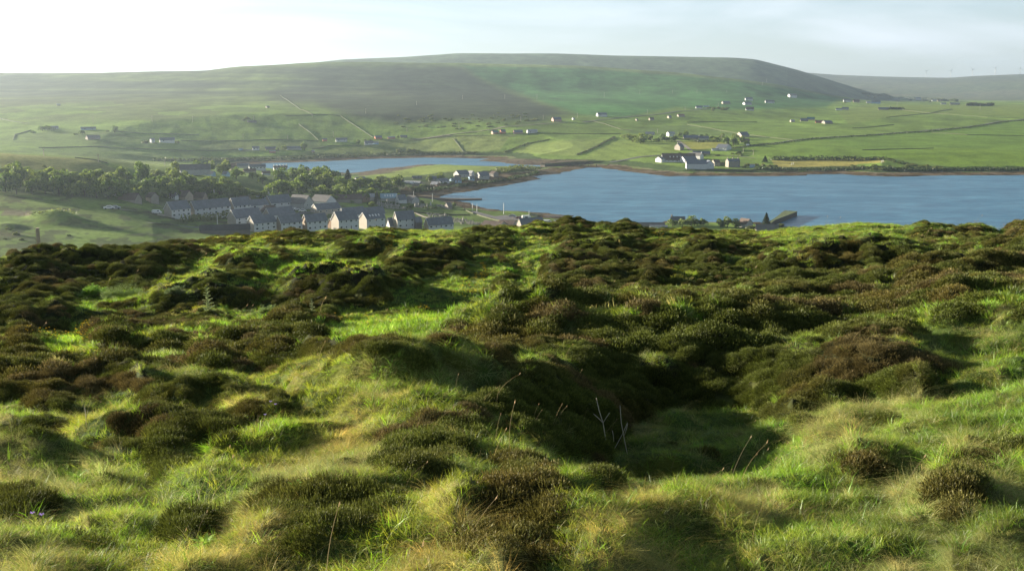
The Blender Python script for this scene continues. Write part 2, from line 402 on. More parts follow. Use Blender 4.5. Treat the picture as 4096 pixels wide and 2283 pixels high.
# ------------------------------------------------------------------ water bodies cut into the land
BAY = [(1745,787),(1817,774),(1909,760),(1985,748),(2094,726),(2165,716),(2135,706),(2160,702),(2233,695),(2298,679),(2352,671),(2400,671),(2525,688),(2600,697),(2682,705),(2839,704),(3027,705),(3100,705),(3160,704),(3230,703),(3240,698),(3371,697),(3420,702),(3603,708),(3757,702),(4096,701),(4800,700),(5600,700),(5600,960),(4800,950),(4096,935),(3400,925),(3108,905),(3042,888),(2839,889),(2670,884),(2626,890),(2541,890),(2400,889),(2243,872),(2290,864),(2160,850),(2107,846),(2026,844),(1936,831),(1880,812),(1817,803),(1745,797)]
LAGOON = [(985,662),(1060,653),(1200,649),(1296,646),(1445,638),(1570,634),(1689,631),(1825,633),(1961,635),(1900,643),(1985,648),(2053,657),(2140,661),(2225,663),(2150,666),(2060,666),(1945,664),(1800,660),(1700,658),(1600,668),(1526,674),(1458,686),(1407,692),(1320,688),(1235,673),(1130,680),(1000,672)]
def to_world0(poly):
    out = []
    for px, py in poly:
        a = float(pix_az(px, py)); r = EYE / float(pix_tan(px, py)); out.append((r * sin(a), r * cos(a)))
    return np.array(out)
def sdist(P, x, y):
    """distance to polygon edge, negative inside"""
    best = np.full(x.shape, 1e18); ins = np.zeros(x.shape, bool); n = len(P)
    for i in range(n):
        ax, ay = P[i]; bx, by = P[(i + 1) % n]; ex, ey = bx - ax, by - ay
        t = np.clip(((x - ax) * ex + (y - ay) * ey) / (ex * ex + ey * ey + 1e-9), 0, 1)
        best = np.minimum(best, (x - ax - t * ex) ** 2 + (y - ay - t * ey) ** 2)
        c = ((ay > y) != (by > y)) & (x < ex * (y - ay) / (ey if abs(ey) > 1e-9 else 1e-9) + ax); ins ^= c
    return np.where(ins, -1, 1) * np.sqrt(best)
sel = (R > 500) & (R < 1700)
sd = np.full(R.shape, 1e3)
xs, ys = X[sel], Y[sel]
sb = sdist(to_world0(BAY), xs, ys); sl_ = sdist(to_world0(LAGOON), xs, ys)
jit = (fbm(xs / 16, ys / 16, 77, 3) - .5) * 9
sdv = np.minimum(sb, sl_) + jit; sd[sel] = sdv
farside = ys > 900
shore = np.where(farside, np.minimum(np.maximum(sdv, 0) * .045, 1.3) + np.maximum(0, sdv - 32) * .16, np.minimum(np.maximum(sdv, 0) * .06, 1.0) + np.maximum(0, sdv - 16) * .2) + .12
bed = np.maximum(-2.5, sdv * .12) - .06
zn = np.where(sdv > 0, np.minimum(Z[sel], shore), bed)
Z[sel] = zn

# ------------------------------------------------------------------ ground colours (albedo of what grows there)
PX, PY = to_pix(X, Y, Z)
C = np.zeros(R.shape + (3,)); C[:] = (.190, .285, .055)
def put(mask, col, k=1.0):
    col = np.array(col); w = (mask * k)[..., None]; C[:] = C * (1 - w) + col * w
def poly(pts, rlo, rhi, soft=0):
    P = np.array(pts, float); j = np.zeros(R.shape)
    bx = (R >= rlo) & (R <= rhi) & (PX > P[:, 0].min() - 30) & (PX < P[:, 0].max() + 30) & (PY > P[:, 1].min() - 30) & (PY < P[:, 1].max() + 30)
    if bx.any():
        s = sdist(P, PX[bx], PY[bx]); j[bx] = (s < 0) if soft == 0 else sstep(soft, -soft, s)
    return j
big1 = fbm(X / 420, Y / 420, 101, 3); mid1 = fbm(X / 90, Y / 90, 103, 4)
far = sstep(900, 1100, R)
# parcels of pasture
cellx = np.floor((X + 60 * (mid1 - .5)) / 210 + .23 * np.floor(Y / 170)); celly = np.floor((Y + 40 * (mid1 - .5)) / 170)
hv = hash2(cellx, celly, 5)
C *= (1 + .14 * (hv - .5) * sstep(1000, 1200, R))[..., None]
C *= (1 + .5 * (mid1 - .5))[..., None]
# rougher, paler ground on the left valley side and upper slopes
put(sstep(1500, 900, PX) * far * sstep(440, 400, PY), (.17, .20, .08), .6)
put(sstep(900, 500, PX) * sstep(400, 1000, R) * sstep(600, 640, PY), (.24, .28, .075), .6)
# heather hill
heather_c = (.040, .050, .038)
hz = poly([(-700,296),(960,272),(1272,255),(1844,258),(1900,300),(2000,350),(2150,400),(2300,455),(2150,485),(1900,480),(1600,500),(1400,470),(1250,420),(900,440),(600,430),(-700,410)], 1500, 3400, 26)
streak = .6 * fbm(X / 300, Y / 420, 131, 4) + .4 * fbm(X / 600, Z / 7, 137, 3)
put(hz * sstep(.32, .66, streak + .30 * sstep(900, 1500, PX)), heather_c, .9)
put(sstep(.78, .97, np.sin((Z + 22 * fbm(X / 500, Y / 900, 139, 3)) / 2.1)) * (R > 1900) * (R < 3300) * sstep(1800, 1500, PX) * sstep(.42, .6, fbm(X / 200, Y / 400, 145, 2)), (.15, .19, .08), .35)
put(hz * sstep(.60, .72, streak), (.14, .17, .07), .5)
put(poly([(-700,415),(600,390),(900,420),(870,470),(600,490),(-700,470)], 1300, 3000, 25) * (fbm(X/120, Y/120, 133, 3) > .5), (.09,.085,.045), .5)
# green shoulder, the shade of its steep face put into a darker green
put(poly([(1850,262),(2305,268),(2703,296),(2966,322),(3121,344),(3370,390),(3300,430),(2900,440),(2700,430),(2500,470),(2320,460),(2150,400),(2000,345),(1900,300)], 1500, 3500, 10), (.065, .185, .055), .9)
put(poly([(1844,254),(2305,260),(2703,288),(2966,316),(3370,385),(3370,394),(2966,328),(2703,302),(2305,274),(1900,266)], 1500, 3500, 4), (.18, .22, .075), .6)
# back of the hill: brown heath
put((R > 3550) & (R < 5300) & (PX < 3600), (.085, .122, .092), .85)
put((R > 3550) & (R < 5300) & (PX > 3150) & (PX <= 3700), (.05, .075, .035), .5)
# moor plain and far range
put(R > 5300, (.10, .095, .06), .8)
put((R > 5300) & (fbm(X / 900, Y / 500, 141, 3) > .52), (.09, .125, .05), .6)
put((R > 5300) & (fbm(X / 1200, Y / 300, 143, 3) > .6), (.16, .14, .09), .5)
put((R > 8000), (.07, .075, .05), .5)
gul = fbm(X / 45 + 2 * fbm(X / 160, Y / 160, 191, 2), Y / 170, 193, 4); C *= (1 + 1.1 * (gul - .5) * sstep(1400, 2200, R))[..., None]
C *= (1 + .5 * (fbm(X / 18, Y / 60, 197, 3) - .5) * sstep(900, 1500, R))[..., None]
# named fields
FIELDS = [([(3086,640),(3100,672),(3400,668),(3440,655),(3540,650),(3530,634)], (0.431,0.367,0.105)),
 ([(2714,564),(2880,566),(2920,585),(2800,600),(2765,597)], (0.322,0.315,0.067)),
 ([(2455,562),(2705,558),(2722,600),(2640,625),(2440,645),(2330,640),(2400,590)], (0.248,0.332,0.075)),
 ([(2250,560),(2440,556),(2300,625),(2060,610),(2110,580)], (0.238,0.305,0.083)),
 ([(1600,672),(1700,660),(2000,666),(2100,668),(2000,690),(1800,700),(1640,712),(1500,703),(1560,690)], (0.281,0.349,0.083)),
 ([(2920,590),(3170,566),(3300,560),(3460,600),(3700,600),(3640,632),(3086,632),(3000,612)], (0.183,0.289,0.045)),
 ([(3450,602),(3730,594),(4200,600),(4200,680),(3830,678),(3700,640),(3540,632)], (0.183,0.289,0.033)),
 ([(3170,556),(3460,542),(3870,509),(4100,480),(4100,600),(3730,590),(3450,598),(3300,560)], (0.162,0.271,0.041)),
 ([(2750,492),(3030,492),(3300,520),(3460,535),(3170,560),(2960,535)], (0.183,0.280,0.053)),
 ([(3450,420),(4200,420),(4200,470),(3720,455),(3540,470),(3400,500),(3350,450)], (0.205,0.271,0.060)),
 ([(2480,520),(2750,500),(2960,535),(3160,560),(2900,545),(2540,540)], (0.152,0.227,0.060)),
 ([(950,640),(1280,600),(1440,584),(1500,560),(1850,545),(2040,545),(2000,600),(1700,628),(1300,640)], (0.248,0.297,0.090)),
 ([(800,565),(1270,565),(1300,590),(960,610),(800,600)], (0.216,0.271,0.090)),
 ([(440,650),(560,665),(570,680),(430,668)], (0.322,0.384,0.075)),
 ([(0,612),(380,640),(440,668),(520,690),(300,690),(0,670)], (0.292,0.289,0.090)),
 ([(1050,625),(1180,615),(1270,628),(1050,645)], (0.259,0.349,0.075))]
for P, c in FIELDS:
    put(poly(P, 560, 5200, 1.5), c, .85)
# furrows in the silage field
fur = (np.sin((X * .96 + Y * .28) / 3.2 * 1.0) > .55) * poly(FIELDS[2][0], 900, 2500)
C *= (1 - .16 * fur)[..., None]
# cut grass of the football pitch, cemetery lawn, gardens
put(poly([(1480,802),(2000,800),(2020,850),(2500,900),(2400,915),(1900,915),(1600,870),(1500,850)], 500, 900, 2), (.115, .175, .04), .9)
put(poly([(1000,880),(1500,830),(1560,900),(1300,920),(1000,930)], 500, 900, 5), (.10, .14, .045), .7)
put(poly([(600,800),(1300,790),(1400,830),(1000,870),(700,860)], 500, 900, 5), (.13, .13, .10), .6)
# rough patches in the left field
rp = fbm(X / 7, Y / 16, 151, 3)
lf = sstep(300, 420, R) * sstep(700, 640, R) * sstep(1150, 900, PX)
put(lf * sstep(.52, .62, rp), (.075, .095, .035), .75)
put(lf * sstep(.60, .68, fbm(X / 30, Y / 12, 153, 3)), (.12, .10, .06), .55)
put(poly([(20,840),(130,845),(120,862),(0,862)], 300, 700, 4), (.20, .15, .11), .8)
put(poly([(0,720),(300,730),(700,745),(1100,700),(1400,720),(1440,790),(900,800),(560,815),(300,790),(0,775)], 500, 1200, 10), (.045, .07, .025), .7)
# shore: weed, stones, pale sand
wn = fbm(X / 9, Y / 9, 161, 4); wn2 = fbm(X / 30, Y / 30, 163, 3)
fs = (Y > 900) & (sd < 900)
band = np.where(Y > 900, 26., np.where(PX < 2200, 18., 10.)) * np.where((PX < 2250) & (PY > 690) & (PY < 780), 1.7, 1.0)
weed = (sd < band * (1 + .5 * (wn2 - .5))) & (sd < 900) & (R > 500)
put(weed, (.115, .062, .030), .92)
put(weed & (wn > .56), (.21, .165, .12), .7)
put(weed & (wn < .40), (.05, .036, .022), .7)
put((sd > band * .95) & (sd < band * 1.25) & (R > 500) & (wn > .4), (.28, .24, .17), .7)
put((sd > band * 1.2) & (sd < band * 2.0) & (R > 500) & (Y > 900), (.04, .068, .028), .8)
mud = poly([(1450,690),(1530,672),(1660,662),(1640,674),(1560,690),(1480,702),(1430,706)], 800, 1400, 3) + poly([(1960,634),(2350,640),(2380,655),(2230,664),(2060,657),(1990,648)], 800, 1500, 3)
put(np.clip(mud, 0, 1), (.17, .13, .10), .85); put(np.clip(mud, 0, 1) * (wn > .55), (.07, .052, .035), .8)
# moor soil under the heather
fgmask = 1 - sstep(60, 110, R)
ht = np.zeros(R.shape); ht[:, fgs] = heath
st = np.zeros(R.shape); st[:, fgs] = straw
moss = sstep(.5, .66, fbm(X / .7, Y / .7, 171, 3)) * (1 - ht)
moor = np.stack([.060 - .035 * ht + .06 * st + .05 * moss, .095 - .068 * ht + .03 * st + .03 * moss, .024 - .012 * ht + .02 * st], -1)
C[:] = C * (1 - fgmask[..., None]) + moor * fgmask[..., None]
put((1 - sstep(350, 500, R)) * sstep(60, 110, R), (.06, .07, .03), 1)
C = np.clip(C, .003, .8)

n = NT('ground_cover')
at = n.n('ShaderNodeAttribute', _attribute_name='Col').outputs['Color']
gp = n.n('ShaderNodeNewGeometry').outputs['Position']
f1 = n.noise(.35, 6, .65, gp); f2 = n.noise(.03, 8, .68, gp); f3 = n.noise(6.0, 4, .6, gp)
c = n.mix(at, (.55, .6, .5), n.ramp(f1, [(.42, 0.), (.62, .75)]), 'MULTIPLY')
c = n.mix(c, (.62, .62, .62), n.ramp(f2, [(.44, 0.), (.60, .8)]), 'MULTIPLY')
c = n.mix(c, (.6, .6, .55), n.ramp(f3, [(.45, 0.), (.7, .6)]), 'MULTIPLY')
p = n.n('ShaderNodeBsdfPrincipled', Roughness=.95); p.inputs['Specular IOR Level'].default_value = .05
n.l(c, p.inputs['Base Color']); n.l(n.bump(f1, .55, .6), p.inputs['Normal']); n.l(p.outputs[0], n.out.inputs['Surface'])
GROUND = n.m
V = np.stack([X, Y, Z], -1).reshape(-1, 3)
ii, jj = np.meshgrid(np.arange(NA - 1), np.arange(NR - 1), indexing='ij')
v0 = ii * NR + jj
quads = np.stack([v0, v0 + NR, v0 + NR + 1, v0 + 1], -1).reshape(-1)
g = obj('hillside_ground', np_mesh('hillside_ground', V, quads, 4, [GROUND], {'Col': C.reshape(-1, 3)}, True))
tag(g, 'rolling moor, valley fields and green hills of one unbroken ground', 'ground', kind='structure')

# water sheet
n = NT('sea_water')
gp = n.n('ShaderNodeTexCoord').outputs['Object']
mp = n.n('ShaderNodeMapping'); mp.inputs['Scale'].default_value = (.4, 1., 1.); mp.inputs['Rotation'].default_value = (0, 0, radians(12)); n.l(gp, mp.inputs['Vector'])
wa = n.noise(.24, 7, .66, mp.outputs[0], .3); wb = n.noise(.028, 4, .55, mp.outputs[0], .5)
hgt = n.math('ADD', wa, n.math('MULTIPLY', wb, .2))
p = n.n('ShaderNodeBsdfPrincipled', IOR=1.33)
wc = n.noise(.11, 6, .62, mp.outputs[0], .4)
wcol = n.mix((.012, .085, .170), (.055, .200, .310), n.ramp(wc, [(.36, 0.), (.62, 1.)]))  # light and dark of wind-ruffled water put into the base colour
wcol = n.mix(wcol, (.012, .090, .175), n.ramp(wb, [(.40, .0), (.62, .55)]))
n.l(wcol, p.inputs['Base Color'])
n.l(n.ramp(wb, [(.3, .30), (.7, .36)]), p.inputs['Roughness'])
n.l(n.bump(hgt, 1.0, 1.3), p.inputs['Normal'])
n.l(p.outputs[0], n.out.inputs['Surface'])
nx, ny = 120, 60
gx, gy = np.meshgrid(np.linspace(-420, 1500, nx), np.linspace(560, 1500, ny), indexing='ij')
Vw = np.stack([gx, gy, np.zeros_like(gx)], -1).reshape(-1, 3)
ii, jj = np.meshgrid(np.arange(nx - 1), np.arange(ny - 1), indexing='ij'); v0 = ii * ny + jj
w = obj('sea_water', np_mesh('sea_water', Vw, np.stack([v0, v0 + ny, v0 + ny + 1, v0 + 1], -1).reshape(-1), 4, [n.m], None, True))
tag(w, 'blue rippled water of the bay and the inner lagoon', 'water', kind='structure')
# ------------------------------------------------------------------ moor vegetation
rowr = R[0, :NFG + 27]
def zsurf(x, y):
    a = np.arctan2(x, y); r = np.hypot(x, y)
    i = np.clip(np.searchsorted(AZ, a) - 1, 0, NA - 2); fa = np.clip((a - AZ[i]) / (AZ[i + 1] - AZ[i]), 0, 1)
    j = np.clip(np.searchsorted(rowr, r) - 1, 0, len(rowr) - 2); fr = np.clip((r - rowr[j]) / (rowr[j + 1] - rowr[j]), 0, 1)
    def g(Q): return (Q[i, j] * (1 - fr) + Q[i, j + 1] * fr) * (1 - fa) + (Q[i + 1, j] * (1 - fr) + Q[i + 1, j + 1] * fr) * fa
    return g(Z), g(ZB)
HB = onehot_blur('hb') + .5 * onehot_blur('m')
def scatter(zones, azlo=-38, azhi=30):
    xs, ys = [], []          # jittered rings, so that no bare gaps are left by chance
    for r0, r1, s, lo, hi in zones:
        rad = r0
        while rad < r1:
            k = max(1, int(radians(hi - lo) * rad / s)); a = radians(lo) + radians(hi - lo) * (np.arange(k) + RNG.uniform(-.1, 1.1, k)) / k
            r = rad + s * RNG.uniform(-.1, 1.1, k); xs.append(r * np.sin(a)); ys.append(r * np.cos(a)); rad += s
    x = np.concatenate(xs); y = np.concatenate(ys); z, zb = zsurf(x, y)
    px, py = to_pix(x, y, zb); h0 = sampg(HB, px, py); px, py = to_pix(x, y, z + (.03 + .10 * h0) * sstep(4.5, 10, np.hypot(x, y)))
    return x, y, z, px, py, ptype(px, py, x, y), np.hypot(x, y)

def tilt(x, y, spin, k, jit):
    """euler angles that lean a plant k of the way to the slope's normal"""
    e_ = .06; z0_, _ = zsurf(x, y); zx, _ = zsurf(x + e_, y); zy, _ = zsurf(x, y + e_)
    nx_ = -np.clip((zx - z0_) / e_, -1.2, 1.2) * k; ny_ = -np.clip((zy - z0_) / e_, -1.2, 1.2) * k
    lx = np.cos(spin) * nx_ + np.sin(spin) * ny_; ly = -np.sin(spin) * nx_ + np.cos(spin) * ny_
    return np.stack([-np.arctan(ly) + RNG.normal(0, jit, len(x)), np.arctan(lx) + RNG.normal(0, jit, len(x)), spin], 1)
# --- prototypes
def blades(nb, rad, hlo, hhi, w, lean, droop, seed, rag=.3, seg=3):
    """a tuft of curved tapering blades"""
    r = np.random.default_rng(seed)
    V = []; F = []; bc = []
    for b in range(nb):
        a = r.uniform(0, 2 * pi); rr = rad * math.sqrt(r.uniform(0, 1)); x0, y0 = rr * cos(a), rr * sin(a)
        hgt = r.uniform(hlo, hhi) * (1 - rag * rr / rad); da = a + r.normal(0, .8); ln = lean * r.uniform(.4, 1.6) + .12; dr = droop * r.uniform(.3, 1.5)
        sa = r.uniform(0, pi); sx, sy = cos(sa), sin(sa); k0 = len(V); ww = w * r.uniform(.7, 1.3)
        tone = r.uniform(0, 1)
        for k in range(seg + 1):
            t = k / seg; out = hgt * (ln * t + dr * t * t * .9); zz = hgt * (t - dr * .55 * t * t * t)
            cx, cy = x0 + out * cos(da), y0 + out * sin(da); hw = ww * .5 * (1 - t) ** .7
            if k < seg:
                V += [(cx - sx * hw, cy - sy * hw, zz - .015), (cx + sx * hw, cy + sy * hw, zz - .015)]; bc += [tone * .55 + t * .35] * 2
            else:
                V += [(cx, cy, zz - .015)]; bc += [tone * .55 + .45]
        for k in range(seg - 1): F.append((k0 + 2 * k, k0 + 2 * k + 1, k0 + 2 * k + 3, k0 + 2 * k + 2))
        F.append((k0 + 2 * seg - 2, k0 + 2 * seg - 1, k0 + 2 * seg))
    return V, F, bc
def sprigs(ns, rad, slen, lw, leaves, seed, flat=.75):
    """a cushion of upright heather shoots, each a stem set with tiny leaves"""
    r = np.random.default_rng(seed); V = []; F = []; bc = []
    for s in range(ns):
        u = r.uniform(0, 1); th = math.acos(1 - u * .93); ph = r.uniform(0, 2 * pi)
        d = np.array([sin(th) * cos(ph), sin(th) * sin(ph), cos(th)])
        base = d * rad * r.uniform(.55, .86) * np.array([1, 1, flat]); dd = d * .65 + np.array([0, 0, .8]) + r.normal(0, .22, 3); dd /= np.linalg.norm(dd)
        L = slen * r.uniform(.6, 1.35); tone = r.uniform(0, 1) ** 1.5
        for k in range(leaves):
            t = (k + .5) / leaves; c = base + dd * L * t
            q = r.normal(0, 1, 3); q -= q.dot(dd) * dd * .5; q /= np.linalg.norm(q) + 1e-6
            s2 = np.cross(dd, q); s2 /= np.linalg.norm(s2) + 1e-6; w = lw * r.uniform(.7, 1.3) * (1.15 - .6 * t); ll = L / leaves * .95
            k0 = len(V)
            V += [c - s2 * w - dd * ll * .5, c + s2 * w - dd * ll * .4, c + q * w * .9 + dd * ll * .8]; F.append((k0, k0 + 1, k0 + 2))
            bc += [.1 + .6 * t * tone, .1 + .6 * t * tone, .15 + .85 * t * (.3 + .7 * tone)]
    return V, F, bc
PROTO = {}
def proto_col(key, items, mat, nm):
    c = bpy.data.collections.new(nm)
    for V, F, bc in items:
        me = new_mesh(nm, V, F, [mat]); at = me.attributes.new('bc', 'FLOAT', 'POINT'); at.data.foreach_set('value', np.asarray(bc, np.float32))
        c.objects.link(bpy.data.objects.new(nm, me))
    PROTO[key] = c
    return c
GRASS = leaf_mat('grass_blade', (.076, .124, .018), (.365, .430, .084), .47, True, .03)
HEATH = leaf_mat('heather_shoot', (.011, .016, .006), (.235, .230, .062), .16, True, .01)
gitems = []
for k in range(5): gitems.append(blades(60, .05, .025, .080, .0022, .45, .6, 100 + k))            # 0-4 near green
for k in range(4): gitems.append(blades(115, .048, .040, .105, .0012, .9, 1.5, 120 + k))             # 5-8 near straw (fine, flopped over)
for k in range(3): gitems.append(blades(22, .045, .045, .12, .0038, .45, .7, 140 + k))              # 9-11 near lush, broad
for k in range(4): gitems.append(blades(85, .12, .04, .105, .0062, .4, .5, 160 + k, seg=2))     # 12-15 far green
for k in range(3): gitems.append(blades(100, .12, .04, .10, .0045, .7, 1.0, 180 + k, seg=2))       # 16-18 far straw
for k in range(3): gitems.append(blades(50, .12, .06, .16, .009, .4, .6, 200 + k, seg=2))        # 19-21 far lush
proto_col('grass', gitems, GRASS, 'grass_tuft')
hitems = []
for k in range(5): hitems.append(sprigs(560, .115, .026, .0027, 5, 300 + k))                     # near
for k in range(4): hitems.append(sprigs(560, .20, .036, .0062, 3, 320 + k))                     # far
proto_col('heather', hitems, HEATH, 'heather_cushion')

def gn_scatter(name, P, rot, scl, idx, tint, coll, label, cat):
    me = bpy.data.meshes.new(name); nP = len(P); me.vertices.add(nP); me.vertices.foreach_set('co', np.asarray(P, np.float32).ravel())
    for nm, ty, v in (('rot', 'FLOAT_VECTOR', rot), ('scl', 'FLOAT_VECTOR', scl)):
        a = me.attributes.new(nm, ty, 'POINT'); a.data.foreach_set('vector', np.asarray(v, np.float32).ravel())
    a = me.attributes.new('idx', 'INT', 'POINT'); a.data.foreach_set('value', np.asarray(idx, np.int32))
    a = me.attributes.new('tint', 'FLOAT_COLOR', 'POINT'); a.data.foreach_set('color', np.concatenate([tint, np.ones((nP, 1))], 1).astype(np.float32).ravel())
    o = obj(name, me)
    g = bpy.data.node_groups.new(name + '_scatter', 'GeometryNodeTree')
    g.interface.new_socket('Geometry', in_out='INPUT', socket_type='NodeSocketGeometry'); g.interface.new_socket('Geometry', in_out='OUTPUT', socket_type='NodeSocketGeometry')
    gi = g.nodes.new('NodeGroupInput'); go = g.nodes.new('NodeGroupOutput'); ip = g.nodes.new('GeometryNodeInstanceOnPoints')
    ci = g.nodes.new('GeometryNodeCollectionInfo'); ci.inputs['Collection'].default_value = coll; ci.inputs['Separate Children'].default_value = True; ci.inputs['Reset Children'].default_value = True
    def na(nm, ty):
        q = g.nodes.new('GeometryNodeInputNamedAttribute'); q.data_type = ty; q.inputs['Name'].default_value = nm; return q.outputs['Attribute']
    ip.inputs['Pick Instance'].default_value = True
    L = g.links.new
    L(gi.outputs[0], ip.inputs['Points']); L(ci.outputs[0], ip.inputs['Instance']); L(na('idx', 'INT'), ip.inputs['Instance Index'])
    L(na('rot', 'FLOAT_VECTOR'), ip.inputs['Rotation']); L(na('scl', 'FLOAT_VECTOR'), ip.inputs['Scale']); L(ip.outputs[0], go.inputs[0])
    md = o.modifiers.new('scatter', 'NODES'); md.node_group = g
    tag(o, label, cat, kind='stuff'); return o

def tints(code, k, px, py):
    """colour of each tuft: lush, plain, yellowed or bleached"""
    base = {'g': (.92, 1.02, .80), 'G': (.85, 1.30, .70), 's': (1.7, 1.36, 2.5), 'm': (1.0, .95, .8)}[code]
    t = np.ones((k, 3)) * base; v = RNG.normal(1, .24, (k, 1)); t *= np.clip(v, .4, 1.8)
    t[:, 0] *= np.clip(RNG.normal(1, .10, k), .7, 1.4); return t
# --- grass
x, y, z, px, py, ty, r = scatter([(1.9, 5.5, .038, -60, 42), (5.5, 9, .052, -48, 34), (9, 14, .070, -36, 31), (14, 24, .115, -33, 30), (24, 50, .165, -31, 29)])
H = CODES
patch = fbm(x / .6, y / .6, 201, 3); patch2 = fbm(x / 2.5, y / 2.5, 203, 3)
isg = ty == 3; isG = ty == 4; iss = ty == 5; ism = ty == 2; ish = ty <= 1
u = RNG.uniform(0, 1, len(x))
keep = np.where(isg | isG | iss, True, np.where(ism, (patch > np.where(r < 14, .44, .52)) | (u < .16), u < .035))
straw_p = np.where(iss, .55, np.where(isg, .08, np.where(isG, .04, .12))) * (.4 + 1.2 * patch)
lush_p = np.where(isG, .55, np.where(isg, .20, .10))
near = r < 13.0
v = RNG.uniform(0, 1, len(x))
kind = np.where(v < straw_p, 1, np.where(v < straw_p + lush_p, 2, 0))
idx = np.zeros(len(x), int)
for kk, (n0, nn, f0, fn) in {0: (0, 5, 12, 4), 1: (5, 4, 16, 3), 2: (9, 3, 19, 3)}.items():
    s_ = kind == kk; idx[s_] = np.where(near[s_], n0 + RNG.integers(0, nn, s_.sum()), f0 + RNG.integers(0, fn, s_.sum()))
tint = np.zeros((len(x), 3))
for kk, cd_ in ((0, 'g'), (1, 's'), (2, 'G')):
    s_ = kind == kk; tint[s_] = tints(cd_, s_.sum(), None, None)
yel = sstep(.5, .7, patch2)[:, None]; tint *= 1 + yel * np.array([.20, .08, -.1])
dk = sstep(.56, .40, fbm(x / .35, y / .35, 207, 3))[:, None]; tint *= 1 - .40 * dk * (kind != 1)[:, None]
sc = RNG.uniform(.7, 1.25, len(x)) * np.where(near, np.where(r < 5.5, .85, 1.05), 1.0) * np.where(patch > .6, 1.15, .9)
sc *= np.where(kind == 2, .85, 1) * np.where(isG, 1.15, 1) * np.where(r > 30, 1.1, 1)
rot = tilt(x, y, RNG.uniform(0, 2 * pi, len(x)), .55, .2)
k_ = keep & (r > 1.9)
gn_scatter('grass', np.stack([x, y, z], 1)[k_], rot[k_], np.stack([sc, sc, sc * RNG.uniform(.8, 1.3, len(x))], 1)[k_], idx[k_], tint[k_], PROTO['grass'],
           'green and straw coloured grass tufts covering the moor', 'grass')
NGR = int(k_.sum())
# --- heather
x, y, z, px, py, ty, r = scatter([(2.2, 6, .070, -60, 42), (6, 12, .085, -48, 34), (12, 26, .165, -33, 30), (26, 50, .215, -31, 29)])
patch = fbm(x / .6, y / .6, 201, 3); u = RNG.uniform(0, 1, len(x)); brown = fbm(x / 1.1, y / 1.1, 211, 3)
keep = np.where(ty <= 1, (patch > .05), np.where(ty == 2, patch < np.where(r < 14, .50, .60), np.where(ty == 3, (u < .02) & (patch < .45), False)))
near = r < 12
idx = np.where(near, RNG.integers(0, 5, len(x)), RNG.integers(5, 9, len(x)))
sc = RNG.uniform(.75, 1.35, len(x)) * np.where(near, .95, 1.0) * np.where(ty == 2, .8, 1)
bw_ = np.clip(np.where(ty == 1, .50, .04) + (brown - .5) * 2.4, 0, 1)[:, None]
tint = np.array([1.0, 1.22, .85]) * (1 - bw_) + np.array([1.25, 1.04, .95]) * bw_
dead = (fbm(x / .8, y / .8, 217, 2) > .73)[:, None]; tint = np.where(dead, np.array([1.45, 1.18, 1.5]), tint)
tint = tint * np.clip(RNG.normal(1, .18, (len(x), 1)), .5, 1.6)
rot = tilt(x, y, RNG.uniform(0, 2 * pi, len(x)), .8, .14)
P = np.stack([x, y, z - .04 * sc], 1)
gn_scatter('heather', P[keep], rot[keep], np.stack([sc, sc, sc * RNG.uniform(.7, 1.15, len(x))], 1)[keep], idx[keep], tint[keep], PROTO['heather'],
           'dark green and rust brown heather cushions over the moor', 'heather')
print('instances', NGR, int(keep.sum()))

# --- tall flowering grass stalks
def stalk(hh, seed, head=.03, hw=.004):
    r_ = np.random.default_rng(seed); V = []; F = []; bc = []
    bend = r_.uniform(.02, .16); a = r_.uniform(-.6, .6)
    for k in range(6):
        t = k / 5; c = (bend * t * t * cos(a), bend * t * t * sin(a), hh * t); w = .0010 * (1.1 - .5 * t)
        V += [(c[0] - w, c[1], c[2]), (c[0] + w, c[1], c[2])]; bc += [.4, .4]
        if k: F.append((2 * k - 2, 2 * k - 1, 2 * k + 1, 2 * k))
    for q in range(10):
        t = q / 9; cx, cz = c[0] + t * head * .25, hh - head * .3 + head * t; w = hw * (1 - abs(2 * t - 1) * .7); an = r_.uniform(0, pi); k0 = len(V)
        V += [(cx - w * cos(an), c[1] - w * sin(an), cz), (cx + w * cos(an), c[1] + w * sin(an), cz), (cx, c[1], cz + head * .2)]; F.append((k0, k0 + 1, k0 + 2)); bc += [.9, .9, 1]
    return V, F, bc
STALK = leaf_mat('dry_stalk', (.16, .15, .07), (.40, .30, .17), .4, True, .02)
proto_col('stalk', [stalk(RNG.uniform(.14, .26), 400 + k, RNG.uniform(.015, .03)) for k in range(6)] + [stalk(.42, 420 + k, .06, .006) for k in range(3)], STALK, 'grass_stalk')
x, y, z, px, py, ty, r = scatter([(2.6, 7, .16, -40, 32), (7, 16, .26, -32, 29), (16, 47, .50, -28, 27)])
u = RNG.uniform(0, 1, len(x)); keep = np.where(ty >= 2, u < .05, u < .015) & (fbm(x / 1.5, y / 1.5, 221, 2) > .42)
ex = []; thin = .25                      # a line of stalks along the lip of the hollow, and some on the skyline
for px0, py0, px1, py1, nn in ((1750,1560,2150,1745,26),(2150,1745,2600,1850,40),(2600,1850,3080,1950,44),(1150,1500,1300,1560,8),(3250,1660,3450,1580,10),(3080,890,3560,885,40),(2150,915,2450,915,22),(1200,925,2000,915,30),(2480,915,2560,912,10),(3700,1230,3900,1260,14),(2900,1180,3250,1200,10),(500,1150,600,1200,6)):
    for q in range(int(nn * thin)):
        t = RNG.uniform(); hx_, hy_, _ = ground_hit(px0 + (px1 - px0) * t + RNG.normal(0, 12), py0 + (py1 - py0) * t + RNG.normal(0, 10), 2.0, True); ex.append((hx_, hy_))
ex = np.array(ex); xx = np.concatenate([x[keep], ex[:, 0]]); yy = np.concatenate([y[keep], ex[:, 1]]); zz, _ = zsurf(xx, yy); rr_ = np.hypot(xx, yy)
N_ = len(xx); big_ = (rr_ > 20)
